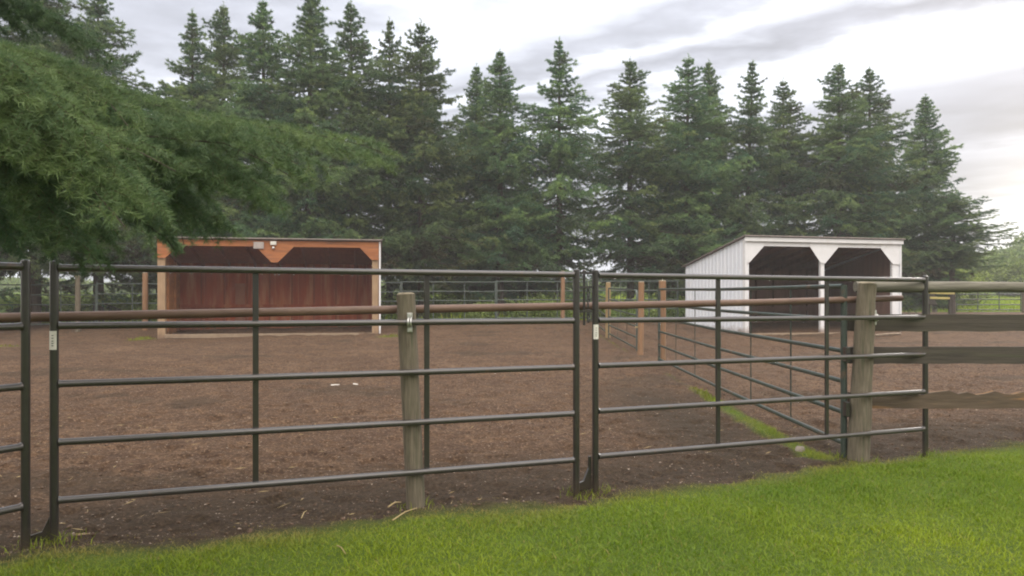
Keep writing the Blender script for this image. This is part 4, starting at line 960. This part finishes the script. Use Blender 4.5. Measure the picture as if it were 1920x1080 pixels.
# ================================================================ leafy growth
def leafy(blobs, seed, leaf, dens, tint_mu=.4):
    rs = np.random.RandomState(seed); TT = []; CC = []
    for (x, y, z, rx, ry, rz_) in blobs:
        n_ = int(dens*(rx*ry+rx*rz_+ry*rz_)); u = unit(rs.normal(0, 1, (n_, 3))); rad = rs.rand(n_, 1)**.35
        lump = 1+.25*np.sin(u[:, :1]*5+x)*np.cos(u[:, 1:2]*6+y)
        p = np.array([x, y, z])+u*rad*lump*np.array([rx, ry, rz_])
        d_ = unit(rs.normal(0, 1, (n_, 3))+np.array([0, 0, .3])); s = unit(np.cross(d_, rs.normal(0, 1, (n_, 3)))); l_ = leaf*rs.uniform(.6, 1.3, (n_, 1))
        TT.append(np.stack([p-s*l_*.35, p+s*l_*.35, p+d_*l_], 1)); tm = rs.normal(tint_mu, .12)
        CC.append(np.stack([np.clip(rs.normal(tm, .15, n_), 0, 1), (rs.rand(n_) < .04)*.6, np.zeros(n_)], 1))
    return np.concatenate(TT), np.concatenate(CC)
rr = random.Random(21)
bl_ = []
for i in range(190):
    px = rr.uniform(-150, 1350); d = rr.uniform(29.3, 39) if px > 600 else rr.uniform(27.6, 36); h = rr.uniform(.25, .75); x = (px-CX)/F*d; bl_.append((x, d, float(hz(x, d))+h*.5, rr.uniform(.6, 1.3), rr.uniform(.5, .9), h))
T, c = leafy(bl_, 5, .10, 900, .45); link_mesh('undergrowth', tri_mesh('undergrowth', T, {'tint': c}), M['leafy'], label='yellow green brush growing under and behind the spruces', cat='undergrowth', kind='stuff')
bl_ = []
for i in range(230):
    px = rr.uniform(1560, 2250); d = rr.uniform(85, 120); x = (px-CX)/F*d; h = rr.uniform(2.5, 4.2)*(1+.25*math.sin(px*.02)); zb0 = float(hz(x, d)); bl_.append((x, d, zb0+h*.6, rr.uniform(2, 3.6), 2, h))
for i in range(260):
    px = rr.uniform(-400, 1600); d = rr.uniform(95, 130); x = (px-CX)/F*d; h = rr.uniform(.8, 1.3); zb0 = float(hz(x, d)); bl_.append((x, d, zb0+h*.5, rr.uniform(2, 3.6), 2, h))
T, c = leafy(bl_, 6, .42, 55, .35); link_mesh('distant_wood', tri_mesh('distant_wood', T, {'tint': c}), M['leafy'], label='hazy green wood beyond the far field at the right', cat='wood', kind='stuff')
def bush(px, d, h, w_, label, mu, seed, leaf=.16):
    x = (px-CX)/F*d; z_ = float(hz(x, d)); rr = random.Random(seed); root = empty('bush', (x, d, z_), 0, label=label, cat='bush', group='bushes past the last spruce')
    b_ = [(rr.uniform(-1, 1)*w_*.6, rr.uniform(-.5, .5)*w_*.5, h*rr.uniform(.3, .75), w_*rr.uniform(.3, .5), w_*.4, h*rr.uniform(.25, .4)) for _ in range(11)]
    T, c = leafy(b_, seed, leaf, 420, mu); link_mesh('foliage', tri_mesh('foliage', T, {'tint': c}), M['leafy'], root)
    m = MB()
    for k in range(6): m.path([(rr.uniform(-.1, .1), rr.uniform(-.1, .1), -.1), (rr.uniform(-.4, .4)*w_, rr.uniform(-.2, .2)*w_, h*.7)], [.05, .015], 6, False)
    m.build('stems', M['bark'], root)
bush(1765, 48, 2.4, 3.2, 'yellow green bush behind the yellow planks', .85, 1)
bush(1700, 47, 2.3, 2.6, 'dark green bush close behind the right wall of the white shelter', .15, 2)
bush(1845, 70, 3.4, 5, 'grey green bush behind the far field gate', .3, 3, .22)
bush(1925, 66, 2.9, 4, 'bright leafy bush at the right edge of the field', .6, 4, .22)

# ================================================================ haze
m = MB(); m.box((0, 120, 9.0), (640, 400, 26)); hzm = bpy.data.materials.new('haze'); hzm.use_nodes = True; t = hzm.node_tree; t.nodes.clear()
ou = t.nodes.new('ShaderNodeOutputMaterial'); pv = t.nodes.new('ShaderNodeVolumePrincipled'); pv.inputs['Color'].default_value = (.93, .96, 1, 1); pv.inputs['Density'].default_value = .0016; pv.inputs['Anisotropy'].default_value = .0
t.links.new(pv.outputs[0], ou.inputs['Volume'])
m.build('haze', hzm, kind='stuff', label='thin pale mist in the air over the pens', cat='haze')
